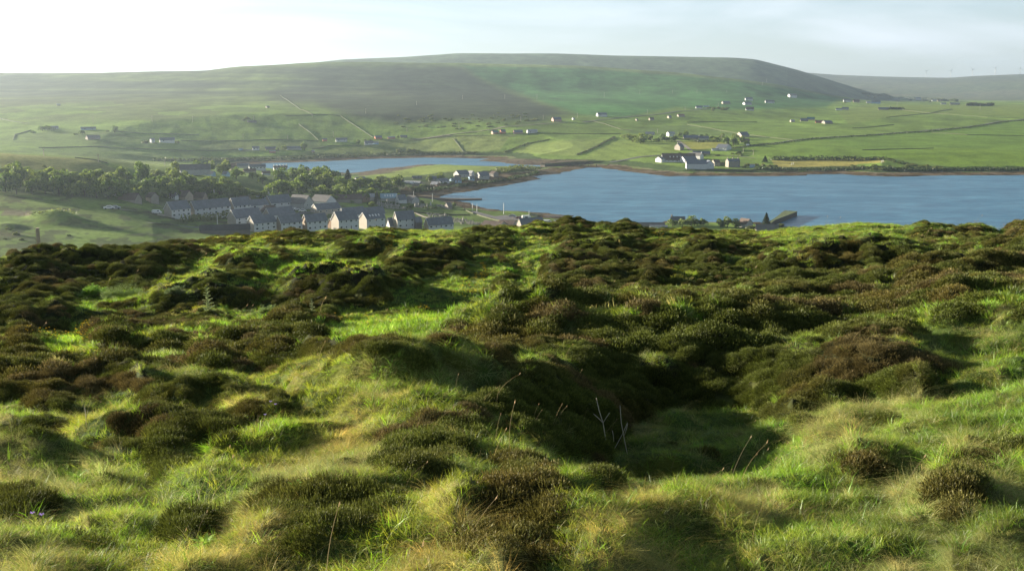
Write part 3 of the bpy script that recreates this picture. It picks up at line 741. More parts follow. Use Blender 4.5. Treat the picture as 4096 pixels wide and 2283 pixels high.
idx = np.where(big_ & (RNG.uniform(0, 1, N_) < .5), RNG.integers(6, 9, N_), RNG.integers(0, 6, N_))
s_ = RNG.uniform(.7, 1.2, N_); w_ = np.where(rr_ > 20, 2.6, np.where(rr_ > 10, 1.5, 1.0)); s_ *= np.where((rr_ > 6) & (rr_ < 16), .75, 1)
gn_scatter('seed_head_grass', np.stack([xx, yy, zz], 1), np.stack([RNG.normal(0, .1, N_), RNG.normal(.12, .12, N_), RNG.uniform(-.8, .8, N_)], 1),
           np.stack([s_ * w_, s_ * w_, s_], 1), idx, np.ones((N_, 3)) * RNG.uniform(.7, 1.3, (N_, 1)), PROTO['stalk'], 'thin pale flowering grass stalks standing above the turf', 'seed heads')

# --- small yellow flowers in the grass
def flower(seed):
    r_ = np.random.default_rng(seed); V = []; F = []; bc = []
    for f in range(5):
        ox, oy, oz = r_.normal(0, .04), r_.normal(0, .04), r_.uniform(.08, .16)
        for q in range(5):
            a = q * 2 * pi / 5; k0 = len(V); V += [(ox, oy, oz), (ox + .008 * cos(a - .4), oy + .008 * sin(a - .4), oz + .004), (ox + .010 * cos(a), oy + .010 * sin(a), oz + .007), (ox + .008 * cos(a + .4), oy + .008 * sin(a + .4), oz + .004)]
            F.append((k0, k0 + 1, k0 + 2, k0 + 3)); bc += [.4, 1, 1, 1]
    return V, F, bc
YEL = leaf_mat('yellow_petal', (.60, .34, .01), (.85, .62, .02), .35, True, .03)
proto_col('yellow', [flower(500 + k) for k in range(3)], YEL, 'flower_cluster')
fx = []
for cx_, cy_, sx_, sy_, nn in ((1020,968,45,9,30),(1075,962,25,7,14),(1630,1035,25,10,14),(1550,1000,20,8,10),(1565,1030,12,6,8),(1930,1130,22,18,18),(1880,1185,35,20,26),(1920,1230,30,8,8),(240,1385,45,9,9),(345,1382,25,6,10),(1690,1235,20,5,4),(2630,965,18,6,5),(2640,990,12,6,3),(1420,1310,60,6,4)):
    for q in range(nn):
        hx_, hy_, _ = ground_hit(cx_ + RNG.normal(0, sx_), cy_ + RNG.normal(0, sy_), 2.0, True); fx.append((hx_, hy_))
fx = np.array(fx); fz, _ = zsurf(fx[:, 0], fx[:, 1]); nf = len(fx)
gn_scatter('yellow_flowers', np.stack([fx[:, 0], fx[:, 1], fz + .04], 1), np.stack([np.zeros(nf), np.zeros(nf), RNG.uniform(0, 6, nf)], 1), np.ones((nf, 3)) * RNG.uniform(.8, 1.3, (nf, 1)),
           RNG.integers(0, 3, nf), np.ones((nf, 3)), PROTO['yellow'], 'small yellow wild flowers dotted through the green grass', 'flowers')
# ------------------------------------------------------------------ builders for the valley
def zat(x, y):
    a = atan2(x, y); r, z = col_profile(a); return float(np.interp(math.hypot(x, y), r, z))
def box_v(x0, x1, y0, y1, z0, z1):
    return [(x0,y0,z0),(x1,y0,z0),(x1,y1,z0),(x0,y1,z0),(x0,y0,z1),(x1,y0,z1),(x1,y1,z1),(x0,y1,z1)]
BF = [(3,2,1,0),(4,5,6,7),(0,1,5,4),(1,2,6,5),(2,3,7,6),(3,0,4,7)]
class MB:
    def __init__(s): s.V = []; s.F = []; s.M = []
    def add(s, V, F, m=0):
        k = len(s.V); s.V += list(V); s.F += [tuple(i + k for i in f) for f in F]; s.M += [m] * len(F); return s
    def box(s, x0, x1, y0, y1, z0, z1, m=0): return s.add(box_v(x0, x1, y0, y1, z0, z1), BF, m)
    def cyl(s, x, y, z0, z1, r0, r1=None, n=8, m=0):
        r1 = r0 if r1 is None else r1
        V = [(x + r0 * cos(2*pi*k/n), y + r0 * sin(2*pi*k/n), z0) for k in range(n)] + [(x + r1 * cos(2*pi*k/n), y + r1 * sin(2*pi*k/n), z1) for k in range(n)]
        F = [(k, (k+1) % n, n + (k+1) % n, n + k) for k in range(n)] + [tuple(range(n, 2*n)), tuple(range(n-1, -1, -1))]
        return s.add(V, F, m)
    def tube(s, pts, radii, n=6, m=0):
        pts = [np.array(p, float) for p in pts]; V = []; F = []
        for i, p in enumerate(pts):
            d = pts[min(i+1, len(pts)-1)] - pts[max(i-1, 0)]; d /= np.linalg.norm(d) + 1e-9
            a = np.cross(d, (0, 0, 1) if abs(d[2]) < .9 else (1, 0, 0)); a /= np.linalg.norm(a); b = np.cross(d, a)
            V += [tuple(p + radii[i] * (cos(2*pi*k/n) * a + sin(2*pi*k/n) * b)) for k in range(n)]
        for i in range(len(pts) - 1):
            F += [(i*n + k, i*n + (k+1) % n, (i+1)*n + (k+1) % n, (i+1)*n + k) for k in range(n)]
        F += [tuple(range(n-1, -1, -1)), tuple(range((len(pts)-1)*n, len(pts)*n))]
        return s.add(V, F, m)
    def build(s, name, mats, parent=None, smooth=False):
        if not isinstance(mats, (list, tuple)): mats = [mats]
        return obj(name, new_mesh(name, s.V, s.F, mats, s.M, smooth), parent)
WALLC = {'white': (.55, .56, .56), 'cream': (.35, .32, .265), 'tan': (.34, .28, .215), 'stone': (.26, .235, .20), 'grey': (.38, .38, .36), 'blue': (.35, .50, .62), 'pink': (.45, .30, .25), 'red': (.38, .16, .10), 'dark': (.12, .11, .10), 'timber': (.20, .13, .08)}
ROOFC = {'slate': (.125, .140, .165), 'blue': (.13, .15, .185), 'brown': (.115, .085, .068), 'grey': (.14, .135, .13), 'pale': (.30, .31, .32), 'glass': (.28, .40, .46), 'red': (.20, .10, .075), 'black': (.03, .032, .036), 'teal': (.05, .16, .17)}
def wm(c): return paint('render_' + c, WALLC[c], .85, .18, .6)
def rm(c): return roof_mat('roof_' + c, ROOFC[c])
FRAME = paint('white_frame', (.75, .75, .73), .5, .1, 2)
nn_ = NT('window_glass'); p_ = nn_.n('ShaderNodeBsdfPrincipled', Roughness=.12); p_.inputs['Base Color'].default_value = (.025, .032, .04, 1); nn_.l(p_.outputs[0], nn_.out.inputs['Surface']); GLASS = nn_.m
def window(parent, x, z, w, hh, face, name='window'):
    """face: ('f', y) front wall, ('g', x, sign) gable"""
    m_ = MB()
    if face[0] == 'f':
        y = face[1]; m_.box(x - w/2, x + w/2, y - .07, y + .05, z, z + hh, 0); m_.box(x - w/2 + .12, x + w/2 - .12, y - .10, y - .03, z + .12, z + hh - .12, 1)
    else:
        gx, sg = face[1], face[2]; a, b = sorted((gx + sg * .07, gx - sg * .05)); m_.box(a, b, x - w/2, x + w/2, z, z + hh, 0)
        a, b = sorted((gx + sg * .10, gx + sg * .03)); m_.box(a, b, x - w/2 + .12, x + w/2 - .12, z + .12, z + hh - .12, 1)
    return m_.build(name, [FRAME, GLASS] if name == 'window' else [FRAME, wm('dark')], parent)
def house(name, label, px, py, L, W, hE, rise, yaw, wall='cream', roof='slate', chim=0, wins=0, floors=1, gwin=0, group=None, cat='house', rmin=330, barge=False, door=False, sky=0, hip=False, zoff=0.0, plinth=2.0, gable_col=None):
    """px, py: photo pixel of the foot of the near corner; L, W, hE, rise in metres"""
    x0, y0, z0 = ground_hit(px, py, rmin)
    e = empty(name, (x0, y0, z0 + zoff), radians(yaw) + atan2(x0, y0) * -1)
    tag(e, label, cat, group)
    sg = 1 if yaw >= 0 else -1; xa, xb = (0, L) if sg > 0 else (-L, 0)
    m_ = MB(); V = box_v(xa, xb, 0, W, -plinth, hE)
    if hip: m_.add(V, BF)
    else:
        V += [(xa, W/2, hE + rise), (xb, W/2, hE + rise)]
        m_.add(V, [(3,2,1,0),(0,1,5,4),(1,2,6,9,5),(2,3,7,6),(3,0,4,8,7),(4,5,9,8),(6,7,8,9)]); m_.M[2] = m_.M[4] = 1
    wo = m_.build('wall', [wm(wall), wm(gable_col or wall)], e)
    ov, th_, og = .35, .16, .28; sl_ = rise / (W/2); r_ = MB()
    zt_ = hE + rise + .10
    if hip:
        hi = min(W/2, (xb - xa)/2 - .2); P = [(xa-ov, -ov, hE), (xb+ov, -ov, hE), (xb+ov, W+ov, hE), (xa-ov, W+ov, hE), (xa+hi, W/2, zt_), (xb-hi, W/2, zt_)]
        r_.add(P, [(3,2,1,0),(0,1,5,4),(1,2,5),(2,3,4,5),(3,0,4)])
    else:
        for s_ in (0, 1):
            ye = -ov if s_ == 0 else W + ov; ze = hE - ov * sl_ + .10
            P = [(xa-og, ye, ze), (xb+og, ye, ze), (xb+og, W/2, zt_), (xa-og, W/2, zt_)]
            P += [(p[0], p[1], p[2] + th_) for p in P]; r_.add(P, BF if s_ == 0 else [tuple(reversed(f)) for f in BF])
    ro = r_.build('roof', rm(roof), e)
    if barge:
        gx = xa - og if sg > 0 else xb + og
        for s_ in (0, 1):
            b_ = MB(); ye = -ov if s_ == 0 else W + ov; ze = hE - ov * sl_; a, b = gx - .06, gx + .04
            b_.add([(a, ye, ze-.12), (b, ye, ze-.12), (b, W/2, zt_-.22), (a, W/2, zt_-.22), (a, ye, ze+.17), (b, ye, ze+.17), (b, W/2, zt_+.07), (a, W/2, zt_+.07)], BF if s_ == 0 else [tuple(reversed(f)) for f in BF])
            b_.build('bargeboard', FRAME, ro)
    for c in range(chim):
        cxp = (xa + .5 if c == 0 else xb - .5) if chim > 1 else (xa + .6 if sg > 0 else xb - .6)
        cxp = xa + .5 + (xb - xa - 1) * (c / max(1, chim - 1)) if chim > 1 else cxp
        k_ = MB().box(cxp-.4, cxp+.4, W/2-.45, W/2+.45, hE + rise - .5, hE + rise + 1.15)
        k_.box(cxp-.47, cxp+.47, W/2-.52, W/2+.52, hE + rise + 1.0, hE + rise + 1.17)
        for q in (-.2, .2): k_.cyl(cxp, W/2 + q, hE + rise + 1.17, hE + rise + 1.5, .12, .10, 6)
        k_.build('chimney', wm(wall if wall in ('stone', 'white', 'tan', 'cream') else 'grey'), ro)
    if sky:
        for q in range(sky):
            t = .18 + .64 * (q + .5) / sky; xx = xa + (xb - xa) * t; yy = W * .22; zz = hE + yy * sl_ + .28
            s2 = MB(); dz = .55 * sl_
            s2.add([(xx-.4, yy-.55, zz-dz), (xx+.4, yy-.55, zz-dz), (xx+.4, yy+.55, zz+dz), (xx-.4, yy+.55, zz+dz), (xx-.4, yy-.55, zz-dz+.08), (xx+.4, yy-.55, zz-dz+.08), (xx+.4, yy+.55, zz+dz+.08), (xx-.4, yy+.55, zz+dz+.08)], BF)
            s2.build('roof_window', FRAME, ro)
    if wins:
        for fl in range(floors):
            zz = (.95 if fl == 0 else hE - 1.45) if floors > 1 else max(.8, hE - 1.65)
            for q in range(wins):
                t = (q + .5) / wins; wv = 1.0 if (q + fl) % 3 else 1.6
                if door and fl == 0 and q == wins // 2: window(e, xa + (xb - xa) * t, .02, 1.0, 2.05, ('f', 0), 'door')
                else: window(e, xa + (xb - xa) * t, zz, wv, 1.15, ('f', 0))
    for q in range(gwin):
        window(e, W * (.5 if gwin == 1 else .3 + .4 * q), max(.9, hE - 1.6), 1.0, 1.1, ('g', xa if sg > 0 else xb, -1 if sg > 0 else 1))
    return e
def hpx(name, label, px, py, long, gable, eave, rise, yaw, rmin=330, **k):
    """the same from photo measurements"""
    x0, y0, z0 = ground_hit(px, py, rmin); s = FPX / math.sqrt(x0*x0 + y0*y0 + (z0-EYE)**2); a = abs(radians(yaw))
    L = long / s / max(.35, cos(a)); W = gable / s / max(.45, sin(a)) if abs(yaw) > 14 else (gable / s)
    return house(name, label, px, py, L, W, eave / s, rise / s, yaw, rmin=rmin, **k)

# --- trees
LEAF = leaf_mat('tree_leaf', (.032, .064, .015), (.175, .245, .044), .42, False, .02)
CONI = leaf_mat('conifer_leaf', (.018, .032, .014), (.050, .070, .028), .25, False, .02)
SCRUB = leaf_mat('scrub_leaf', (.045, .070, .018), (.17, .20, .045), .36, False, .02)
HEDGEM = leaf_mat('hedge_leaf', (.022, .040, .012), (.065, .090, .022), .3, False, .02)
BARK = paint('bark', (.06, .05, .035), .95, .4, 2.0)
def crown_mesh(seed, mat, lumps=11, quads=95, leaf=.075, shape=(1, 1, .72), low=.1, skew=.0):
    """unit crown (radius about 1, from z=0 up): leaf sprays gathered in uneven clumps with gaps between"""
    r = np.random.default_rng(seed); V = []; F = []; bc = []
    cs = []
    for q in range(lumps):
        a = q * 2.4 + r.uniform(-.4, .4); u = r.uniform(low, 1); rad = math.sqrt(max(0, 1 - u * u * .8)) * r.uniform(.45, .72)
        cs.append((np.array([cos(a) * rad + skew * u, sin(a) * rad, u * .85]) * np.array(shape) * r.uniform(.8, 1.15), r.uniform(.22, .50)))
    cs.append((np.array([0, 0, .45 * shape[2]]), .5))
    for c, cr in cs:
        for q in range(quads):
            d = r.normal(0, 1, 3); d /= np.linalg.norm(d)
            if d[2] < -.45: d[2] *= -1
            p = c + d * cr * r.uniform(.72, 1.06) * np.array([1, 1, .8])
            nrm = d * .8 + r.normal(0, .5, 3); nrm /= np.linalg.norm(nrm); t1 = np.cross(nrm, r.normal(0, 1, 3)); t1 /= np.linalg.norm(t1) + 1e-6; t2 = np.cross(nrm, t1)
            s1 = leaf * r.uniform(.6, 1.5); s2 = leaf * r.uniform(.5, 1.2); k0 = len(V)
            V += [p - t1 * s1, p + t2 * s2 * .8, p + t1 * s1 * .9, p - t2 * s2]; F.append((k0, k0+1, k0+2, k0+3)); v = np.clip(.35 + .35 * d[2] + r.normal(0, .22), 0, 1); bc += [v] * 4  # upward leaves paler: light on the treetops put into the leaf colour
    me = new_mesh('tree_crown', V, F, [mat]); at = me.attributes.new('bc', 'FLOAT', 'POINT'); at.data.foreach_set('value', np.asarray(bc, np.float32)); return me
def conifer_mesh(seed, mat):
    r = np.random.default_rng(seed); V = []; F = []; bc = []
    for k in range(26):
        t = k / 26; zz = .12 + .88 * t; rad = (1 - t) ** .8 * .42 * r.uniform(.65, 1.15)
        for q in range(7):
            a = q * .9 + k * 1.3 + r.uniform(-.3, .3)
            for s in range(7):
                u = (s + .6) / 7; p = np.array([cos(a) * rad * u, sin(a) * rad * u, zz - .07 * u + .03 * u * u]); w = .045 * r.uniform(.7, 1.4); d = r.normal(0, 1, 3); d /= np.linalg.norm(d); e = np.cross(d, (0, 0, 1)); e /= np.linalg.norm(e) + 1e-6; k0 = len(V)
                V += [p - e * w, p + d * w, p + e * w, p - d * w * .6 + np.array([0, 0, .02])]; F.append((k0, k0+1, k0+2, k0+3)); bc += [np.clip(.2 + .5 * u + r.normal(0, .15), 0, 1)] * 4
    me = new_mesh('conifer_crown', V, F, [mat]); at = me.attributes.new('bc', 'FLOAT', 'POINT'); at.data.foreach_set('value', np.asarray(bc, np.float32)); return me
def trunk_mesh(seed, hh=.6):
    r = random.Random(seed); m_ = MB(); m_.tube([(0,0,-.25),(.02,0,.15),(-.02,.02,hh*.6),(.02,0,hh)], [.075,.06,.045,.03], 7)
    for q in range(5):
        a = q * 1.3 + r.uniform(-.3,.3); z = hh * r.uniform(.35,.8); m_.tube([(0,0,z),(cos(a)*.22,sin(a)*.22,z+.16),(cos(a)*.42,sin(a)*.42,z+.26)], [.032,.022,.01], 5)
    return new_mesh('tree_trunk', m_.V, m_.F, [BARK])
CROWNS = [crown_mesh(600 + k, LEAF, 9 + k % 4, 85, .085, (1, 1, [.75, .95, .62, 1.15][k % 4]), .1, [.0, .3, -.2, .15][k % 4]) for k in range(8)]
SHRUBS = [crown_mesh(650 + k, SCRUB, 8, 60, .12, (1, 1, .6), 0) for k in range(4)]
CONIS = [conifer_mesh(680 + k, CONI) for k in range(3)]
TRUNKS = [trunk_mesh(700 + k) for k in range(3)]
TREES = []
def tree(px, py, wpx, label, group, kind='round', hf=1.0, rmin=330, cat='tree', name=None):
    x0, y0, z0 = ground_hit(px, py, rmin); s = FPX / math.sqrt(x0*x0 + y0*y0 + (z0-EYE)**2); w = wpx / s / 2
    rz = RNG.uniform(0, 6.28)
    if kind == 'round':
        e = empty(name or 'broadleaf_tree', (x0, y0, z0 - .1), rz); hgt = w * hf
        c = obj('crown', CROWNS[int(RNG.integers(0, 8))], e, (0, 0, w * .20 * hf)); c.scale = (w, w * RNG.uniform(.85, 1.1), hgt * 1.12)
        t = obj('trunk', TRUNKS[int(RNG.integers(0, 3))], e); t.scale = (w, w, hgt * 1.3)
    elif kind == 'conifer':
        e = empty(name or 'conifer_tree', (x0, y0, z0 - .1), rz); hh = w * 2 * hf
        c = obj('crown', CONIS[int(RNG.integers(0, 3))], e); c.scale = (w * 2.3, w * 2.3, hh)
        t = obj('trunk', TRUNKS[0], e); t.scale = (hh * .35, hh * .35, hh * .9)
    else:
        e = obj(name or 'shrub', SHRUBS[int(RNG.integers(0, 4))], None, (x0, y0, z0 - w * .15), rz); e.scale = (w, w * RNG.uniform(.8, 1.1), w * .95 * hf)
        cat = 'shrub' if cat == 'tree' else cat
    tag(e, label, cat, group); TREES.append((x0, y0, w)); return e

# --- walls, hedges, roads draped over the ground
STONE = paint('drystone', (.085, .095, .05), .95, .4, 1.5)
def drape(pts, rmin=330, step=9.0):
    W3 = [ground_hit(px, py, rmin)[:2] for px, py in pts]; out = []
    for (ax, ay), (bx, by) in zip(W3, W3[1:]):
        nseg = max(1, int(math.hypot(bx-ax, by-ay) / step))
        for k in range(nseg): t = k / nseg; out.append((ax + (bx-ax)*t, ay + (by-ay)*t))
    out.append(W3[-1]); return [(x, y, zat(x, y)) for x, y in out]
def wall(label, pts, hh=1.3, w=.7, kind='wall', rmin=330, mat=None, ragged=.15):
    P = drape(pts, rmin, 7.0); V = []; F = []; r = random.Random(len(label) * 7 + int(pts[0][0]))
    for i, (x, y, z) in enumerate(P):
        a = P[max(0, i-1)]; b = P[min(len(P)-1, i+1)]; dx, dy = b[0]-a[0], b[1]-a[1]; dl = math.hypot(dx, dy) + 1e-6; nx_, ny_ = -dy/dl, dx/dl
        ww = w * r.uniform(.8, 1.25) / 2; h2 = hh * r.uniform(1 - ragged, 1 + ragged)
        V += [(x - nx_*ww*1.3, y - ny_*ww*1.3, z-.5), (x + nx_*ww*1.3, y + ny_*ww*1.3, z-.5), (x + nx_*ww, y + ny_*ww, z+h2), (x - nx_*ww, y - ny_*ww, z+h2)]
        if i:
            k = 4*i; F += [(k-4, k, k+3, k-1), (k-1, k+3, k+2, k-2), (k-2, k+2, k+1, k-3), (k-3, k+1, k, k-4)]
    F += [(0, 3, 2, 1), (len(V)-4, len(V)-3, len(V)-2, len(V)-1)]
    nm, ct = ('field_wall', 'wall')
    o = obj(nm, new_mesh(nm, V, F, [mat or STONE])); tag(o, label, ct); return o
def hedge(label, pts, hh=2.5, w=2.5, rmin=330, leaf=.5, mat=None, dens=1.0):
    """a leafy hedge: sprays of leaves through a long uneven body"""
    P = drape(pts, rmin, 2.2); r = np.random.default_rng(int(pts[0][0]) + 3); V = []; F = []; bc = []
    for (x, y, z) in P:
        lump = .7 + .5 * float(vnoise(x / 6, y / 6, 9))
        for q in range(int(26 * dens)):
            d = r.normal(0, 1, 3); d /= np.linalg.norm(d); p = np.array([x + d[0]*w*.55 + r.normal(0, .6), y + d[1]*w*.55 + r.normal(0, .6), z + (.5 + .55*d[2]) * hh * lump])
            t1 = r.normal(0, 1, 3); t1 /= np.linalg.norm(t1); t2 = np.cross(t1, d); t2 /= np.linalg.norm(t2) + 1e-6; s1 = leaf * r.uniform(.6, 1.4); k0 = len(V)
            V += [p - t1*s1, p + t2*s1*.8, p + t1*s1, p - t2*s1*.8]; F.append((k0, k0+1, k0+2, k0+3)); bc += [np.clip(.4 + .35*d[2] + r.normal(0, .2), 0, 1)] * 4  # leaves on top paler, light from above put into their colour
    me = new_mesh('hedge', V, F, [mat or HEDGEM]); at = me.attributes.new('bc', 'FLOAT', 'POINT'); at.data.foreach_set('value', np.asarray(bc, np.float32))
    o = obj('hedge', me); tag(o, label, 'hedge'); return o
ASPH = paint('asphalt', (.10, .10, .105), .9, .2, .3); TRACK = paint('gravel_track', (.27, .24, .19), .95, .3, .4)
def road(label, pts, w=5.0, rmin=330, mat=None, name='road', lift=.12):
    P = drape(pts, rmin, 6.0); V = []; F = []
    for i, (x, y, z) in enumerate(P):
        a = P[max(0, i-1)]; b = P[min(len(P)-1, i+1)]; dx, dy = b[0]-a[0], b[1]-a[1]; dl = math.hypot(dx, dy) + 1e-6; nx_, ny_ = -dy/dl*w/2, dx/dl*w/2
        zl, zr = zat(x-nx_, y-ny_), zat(x+nx_, y+ny_); z2 = max(z, zl, zr) + lift
        V += [(x-nx_, y-ny_, z2), (x+nx_, y+ny_, z2)]
        if i: k = 2*i; F.append((k-2, k-1, k+1, k))
    o = obj(name, new_mesh(name, V, F, [mat or ASPH])); tag(o, label, 'road', kind='structure'); return o
# ------------------------------------------------------------------ village below the moor
EST = 'pale estate houses with dark slate roofs'
est = dict(group=EST, barge=True)
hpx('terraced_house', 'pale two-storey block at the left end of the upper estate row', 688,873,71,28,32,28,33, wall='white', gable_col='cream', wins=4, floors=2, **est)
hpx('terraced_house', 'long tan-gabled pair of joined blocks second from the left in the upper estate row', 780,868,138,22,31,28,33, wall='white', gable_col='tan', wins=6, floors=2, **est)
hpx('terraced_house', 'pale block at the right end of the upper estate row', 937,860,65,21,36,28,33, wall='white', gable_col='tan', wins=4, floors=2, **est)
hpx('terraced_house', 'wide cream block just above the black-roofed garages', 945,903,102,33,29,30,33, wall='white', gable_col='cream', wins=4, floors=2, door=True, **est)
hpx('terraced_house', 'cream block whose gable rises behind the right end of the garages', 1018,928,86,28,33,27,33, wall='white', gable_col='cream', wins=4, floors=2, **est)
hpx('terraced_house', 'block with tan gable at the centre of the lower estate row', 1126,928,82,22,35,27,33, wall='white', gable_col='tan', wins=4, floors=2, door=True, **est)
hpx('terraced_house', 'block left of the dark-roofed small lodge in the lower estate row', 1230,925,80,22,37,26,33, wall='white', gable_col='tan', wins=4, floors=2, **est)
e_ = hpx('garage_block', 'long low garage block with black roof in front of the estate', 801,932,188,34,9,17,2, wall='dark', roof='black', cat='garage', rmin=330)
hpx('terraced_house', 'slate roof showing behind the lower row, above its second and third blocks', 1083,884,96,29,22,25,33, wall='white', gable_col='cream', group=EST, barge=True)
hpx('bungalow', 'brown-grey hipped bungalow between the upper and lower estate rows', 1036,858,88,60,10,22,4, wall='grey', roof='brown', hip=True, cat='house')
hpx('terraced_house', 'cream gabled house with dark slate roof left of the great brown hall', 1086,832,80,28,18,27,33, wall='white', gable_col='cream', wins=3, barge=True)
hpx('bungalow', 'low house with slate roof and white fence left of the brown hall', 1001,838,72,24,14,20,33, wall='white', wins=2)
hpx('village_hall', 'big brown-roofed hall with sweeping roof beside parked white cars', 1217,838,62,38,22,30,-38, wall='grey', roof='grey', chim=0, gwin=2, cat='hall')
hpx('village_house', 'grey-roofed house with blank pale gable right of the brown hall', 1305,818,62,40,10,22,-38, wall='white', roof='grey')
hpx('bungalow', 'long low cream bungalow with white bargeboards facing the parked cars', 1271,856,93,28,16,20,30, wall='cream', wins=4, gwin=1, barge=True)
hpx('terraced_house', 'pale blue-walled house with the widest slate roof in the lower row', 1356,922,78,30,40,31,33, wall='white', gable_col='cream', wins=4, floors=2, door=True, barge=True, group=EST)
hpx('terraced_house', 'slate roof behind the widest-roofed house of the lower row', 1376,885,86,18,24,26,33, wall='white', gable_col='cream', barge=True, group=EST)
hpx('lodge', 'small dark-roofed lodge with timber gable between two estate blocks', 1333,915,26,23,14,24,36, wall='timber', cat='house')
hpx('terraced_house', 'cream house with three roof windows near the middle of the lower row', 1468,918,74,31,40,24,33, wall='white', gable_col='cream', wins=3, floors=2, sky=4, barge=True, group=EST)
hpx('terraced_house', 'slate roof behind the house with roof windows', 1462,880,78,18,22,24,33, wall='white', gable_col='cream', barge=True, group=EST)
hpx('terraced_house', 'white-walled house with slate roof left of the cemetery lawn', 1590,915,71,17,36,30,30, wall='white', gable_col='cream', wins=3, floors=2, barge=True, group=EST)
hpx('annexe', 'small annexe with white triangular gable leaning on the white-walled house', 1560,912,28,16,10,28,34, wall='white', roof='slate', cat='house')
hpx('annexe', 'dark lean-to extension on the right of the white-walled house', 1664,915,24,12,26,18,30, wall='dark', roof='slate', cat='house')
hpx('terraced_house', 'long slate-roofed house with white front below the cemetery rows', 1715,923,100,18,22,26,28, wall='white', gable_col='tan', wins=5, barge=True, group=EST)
hpx('bungalow', 'low bungalow with pale brown roof on the moor edge below the car park', 1996,915,74,36,8,16,-30, wall='grey', roof='brown')
hpx('bungalow', 'brown low roof touching the car park boundary wall', 2052,906,60,26,8,12,-20, wall='stone', roof='brown')
hpx('village_house', 'stone house with large dark roof right below the car park', 2086,922,92,20,22,24,26, wall='stone', roof='slate')
hpx('boat_store', 'small white-fronted store with slate roof on the shore green', 2228,909,36,15,14,13,30, wall='white', roof='slate', wins=3, cat='store')
hpx('shed', 'tiny dark shed beside the white-fronted store', 2268,900,14,8,7,5,30, wall='dark', roof='slate', cat='shed')
# brown gabled houses above the estate
hpx('village_house', 'grey-roofed house tucked into the left wood with tall skylit roof', 475,788,46,24,12,16,-34, wall='grey', roof='grey', sky=2)
hpx('village_house', 'wide brown-roofed house lowest at the right end of the wood', 540,814,60,26,14,22,-36, wall='stone', roof='brown')
hpx('village_house', 'narrow house with sharp bare gable at the wood end', 606,813,20,28,22,16,-48, wall='stone', roof='brown')
hpx('village_house', 'big brown roof with pale gable behind the upper estate row', 742,804,50,30,16,22,-36, wall='tan', roof='brown')
hpx('village_house', 'slate-roofed house adjoining the big brown roof', 700,800,36,14,12,16,-30, wall='white', roof='slate', wins=2)
hpx('village_house', 'brown-roofed house behind the long joined estate pair', 812,806,36,20,14,18,-34, wall='tan', roof='brown')
hpx('village_house', 'sky-blue gabled house standing among trees above the estate', 962,792,16,24,12,8,-52, wall='blue', roof='slate', chim=1)
hpx('village_house', 'dark-roofed house with pale blue gable and chimney among trees', 1068,796,42,18,10,9,-30, wall='blue', roof='slate', chim=1)
hpx('village_house', 'brown bungalow just left of the blue gabled house', 990,806,40,14,8,11,-25, wall='stone', roof='brown')
# sheds and white house by the cemetery
hpx('byre', 'long brown-roofed byre behind the hedges', 1336,808,110,30,10,16,6, wall='stone', roof='brown', cat='barn')
hpx('byre', 'dark brown hipped barn left of the blue-grey shed', 1450,812,50,32,12,18,-25, wall='timber', roof='brown', cat='barn')
hpx('steel_shed', 'blue-grey steel shed with skylights beside the conifer', 1436,800,62,26,10,13,4, wall='grey', roof='pale', sky=3, cat='shed')
hpx('glasshouse', 'pale blue striped glasshouse roof right of the conifer', 1524,803,64,26,11,15,5, wall='grey', roof='glass', sky=4, cat='glasshouse')
hpx('village_house', 'white house with two sharp gables above the headstones', 1597,814,30,16,14,18,36, wall='white', roof='slate', gwin=1)
hpx('village_house', 'grey-gabled wing joined to the two-gabled white house', 1648,815,30,30,12,16,-36, wall='grey', roof='grey')
# upper village
hpx('school', 'long slate-roofed school roof rising behind the village trees', 722,692,112,40,12,18,3, wall='grey', roof='grey', cat='school')
hpx('village_house', 'white hipped house with two tall chimneys among trees', 672,716,22,20,8,10,10, wall='white', roof='grey', chim=2, hip=True)
hpx('terrace', 'sunlit white terrace with five chimneys above the lagoon', 1096,684,52,10,13,6,12, wall='white', roof='brown', wins=6, chim=5, cat='house')
hpx('terrace', 'white terrace with dark roof left of the sunlit terrace', 998,680,62,14,12,9,10, wall='white', roof='slate', wins=5, cat='house')
hpx('village_house', 'slate-roofed house left of the dark-roofed white terrace', 950,672,46,14,8,8,10, wall='grey', roof='slate')
hpx('village_house', 'tan-walled house low among the trees left of the terraces', 922,682,26,16,12,6,10, wall='tan', roof='brown')
hpx('bungalow', 'brown-roofed bungalow in front of the white terrace', 976,690,46,14,6,7,8, wall='cream', roof='brown')
hpx('bungalow', 'small brown-roofed bungalow right of the terrace bungalow', 1050,700,30,14,7,7,8, wall='white', roof='brown')
hpx('village_house', 'light blue house half hidden below the school roof', 850,706,30,16,10,8,-20, wall='blue', roof='slate')
hpx('village_house', 'light blue gabled house right of the school roof', 905,706,16,14,9,9,-40, wall='blue', roof='slate')
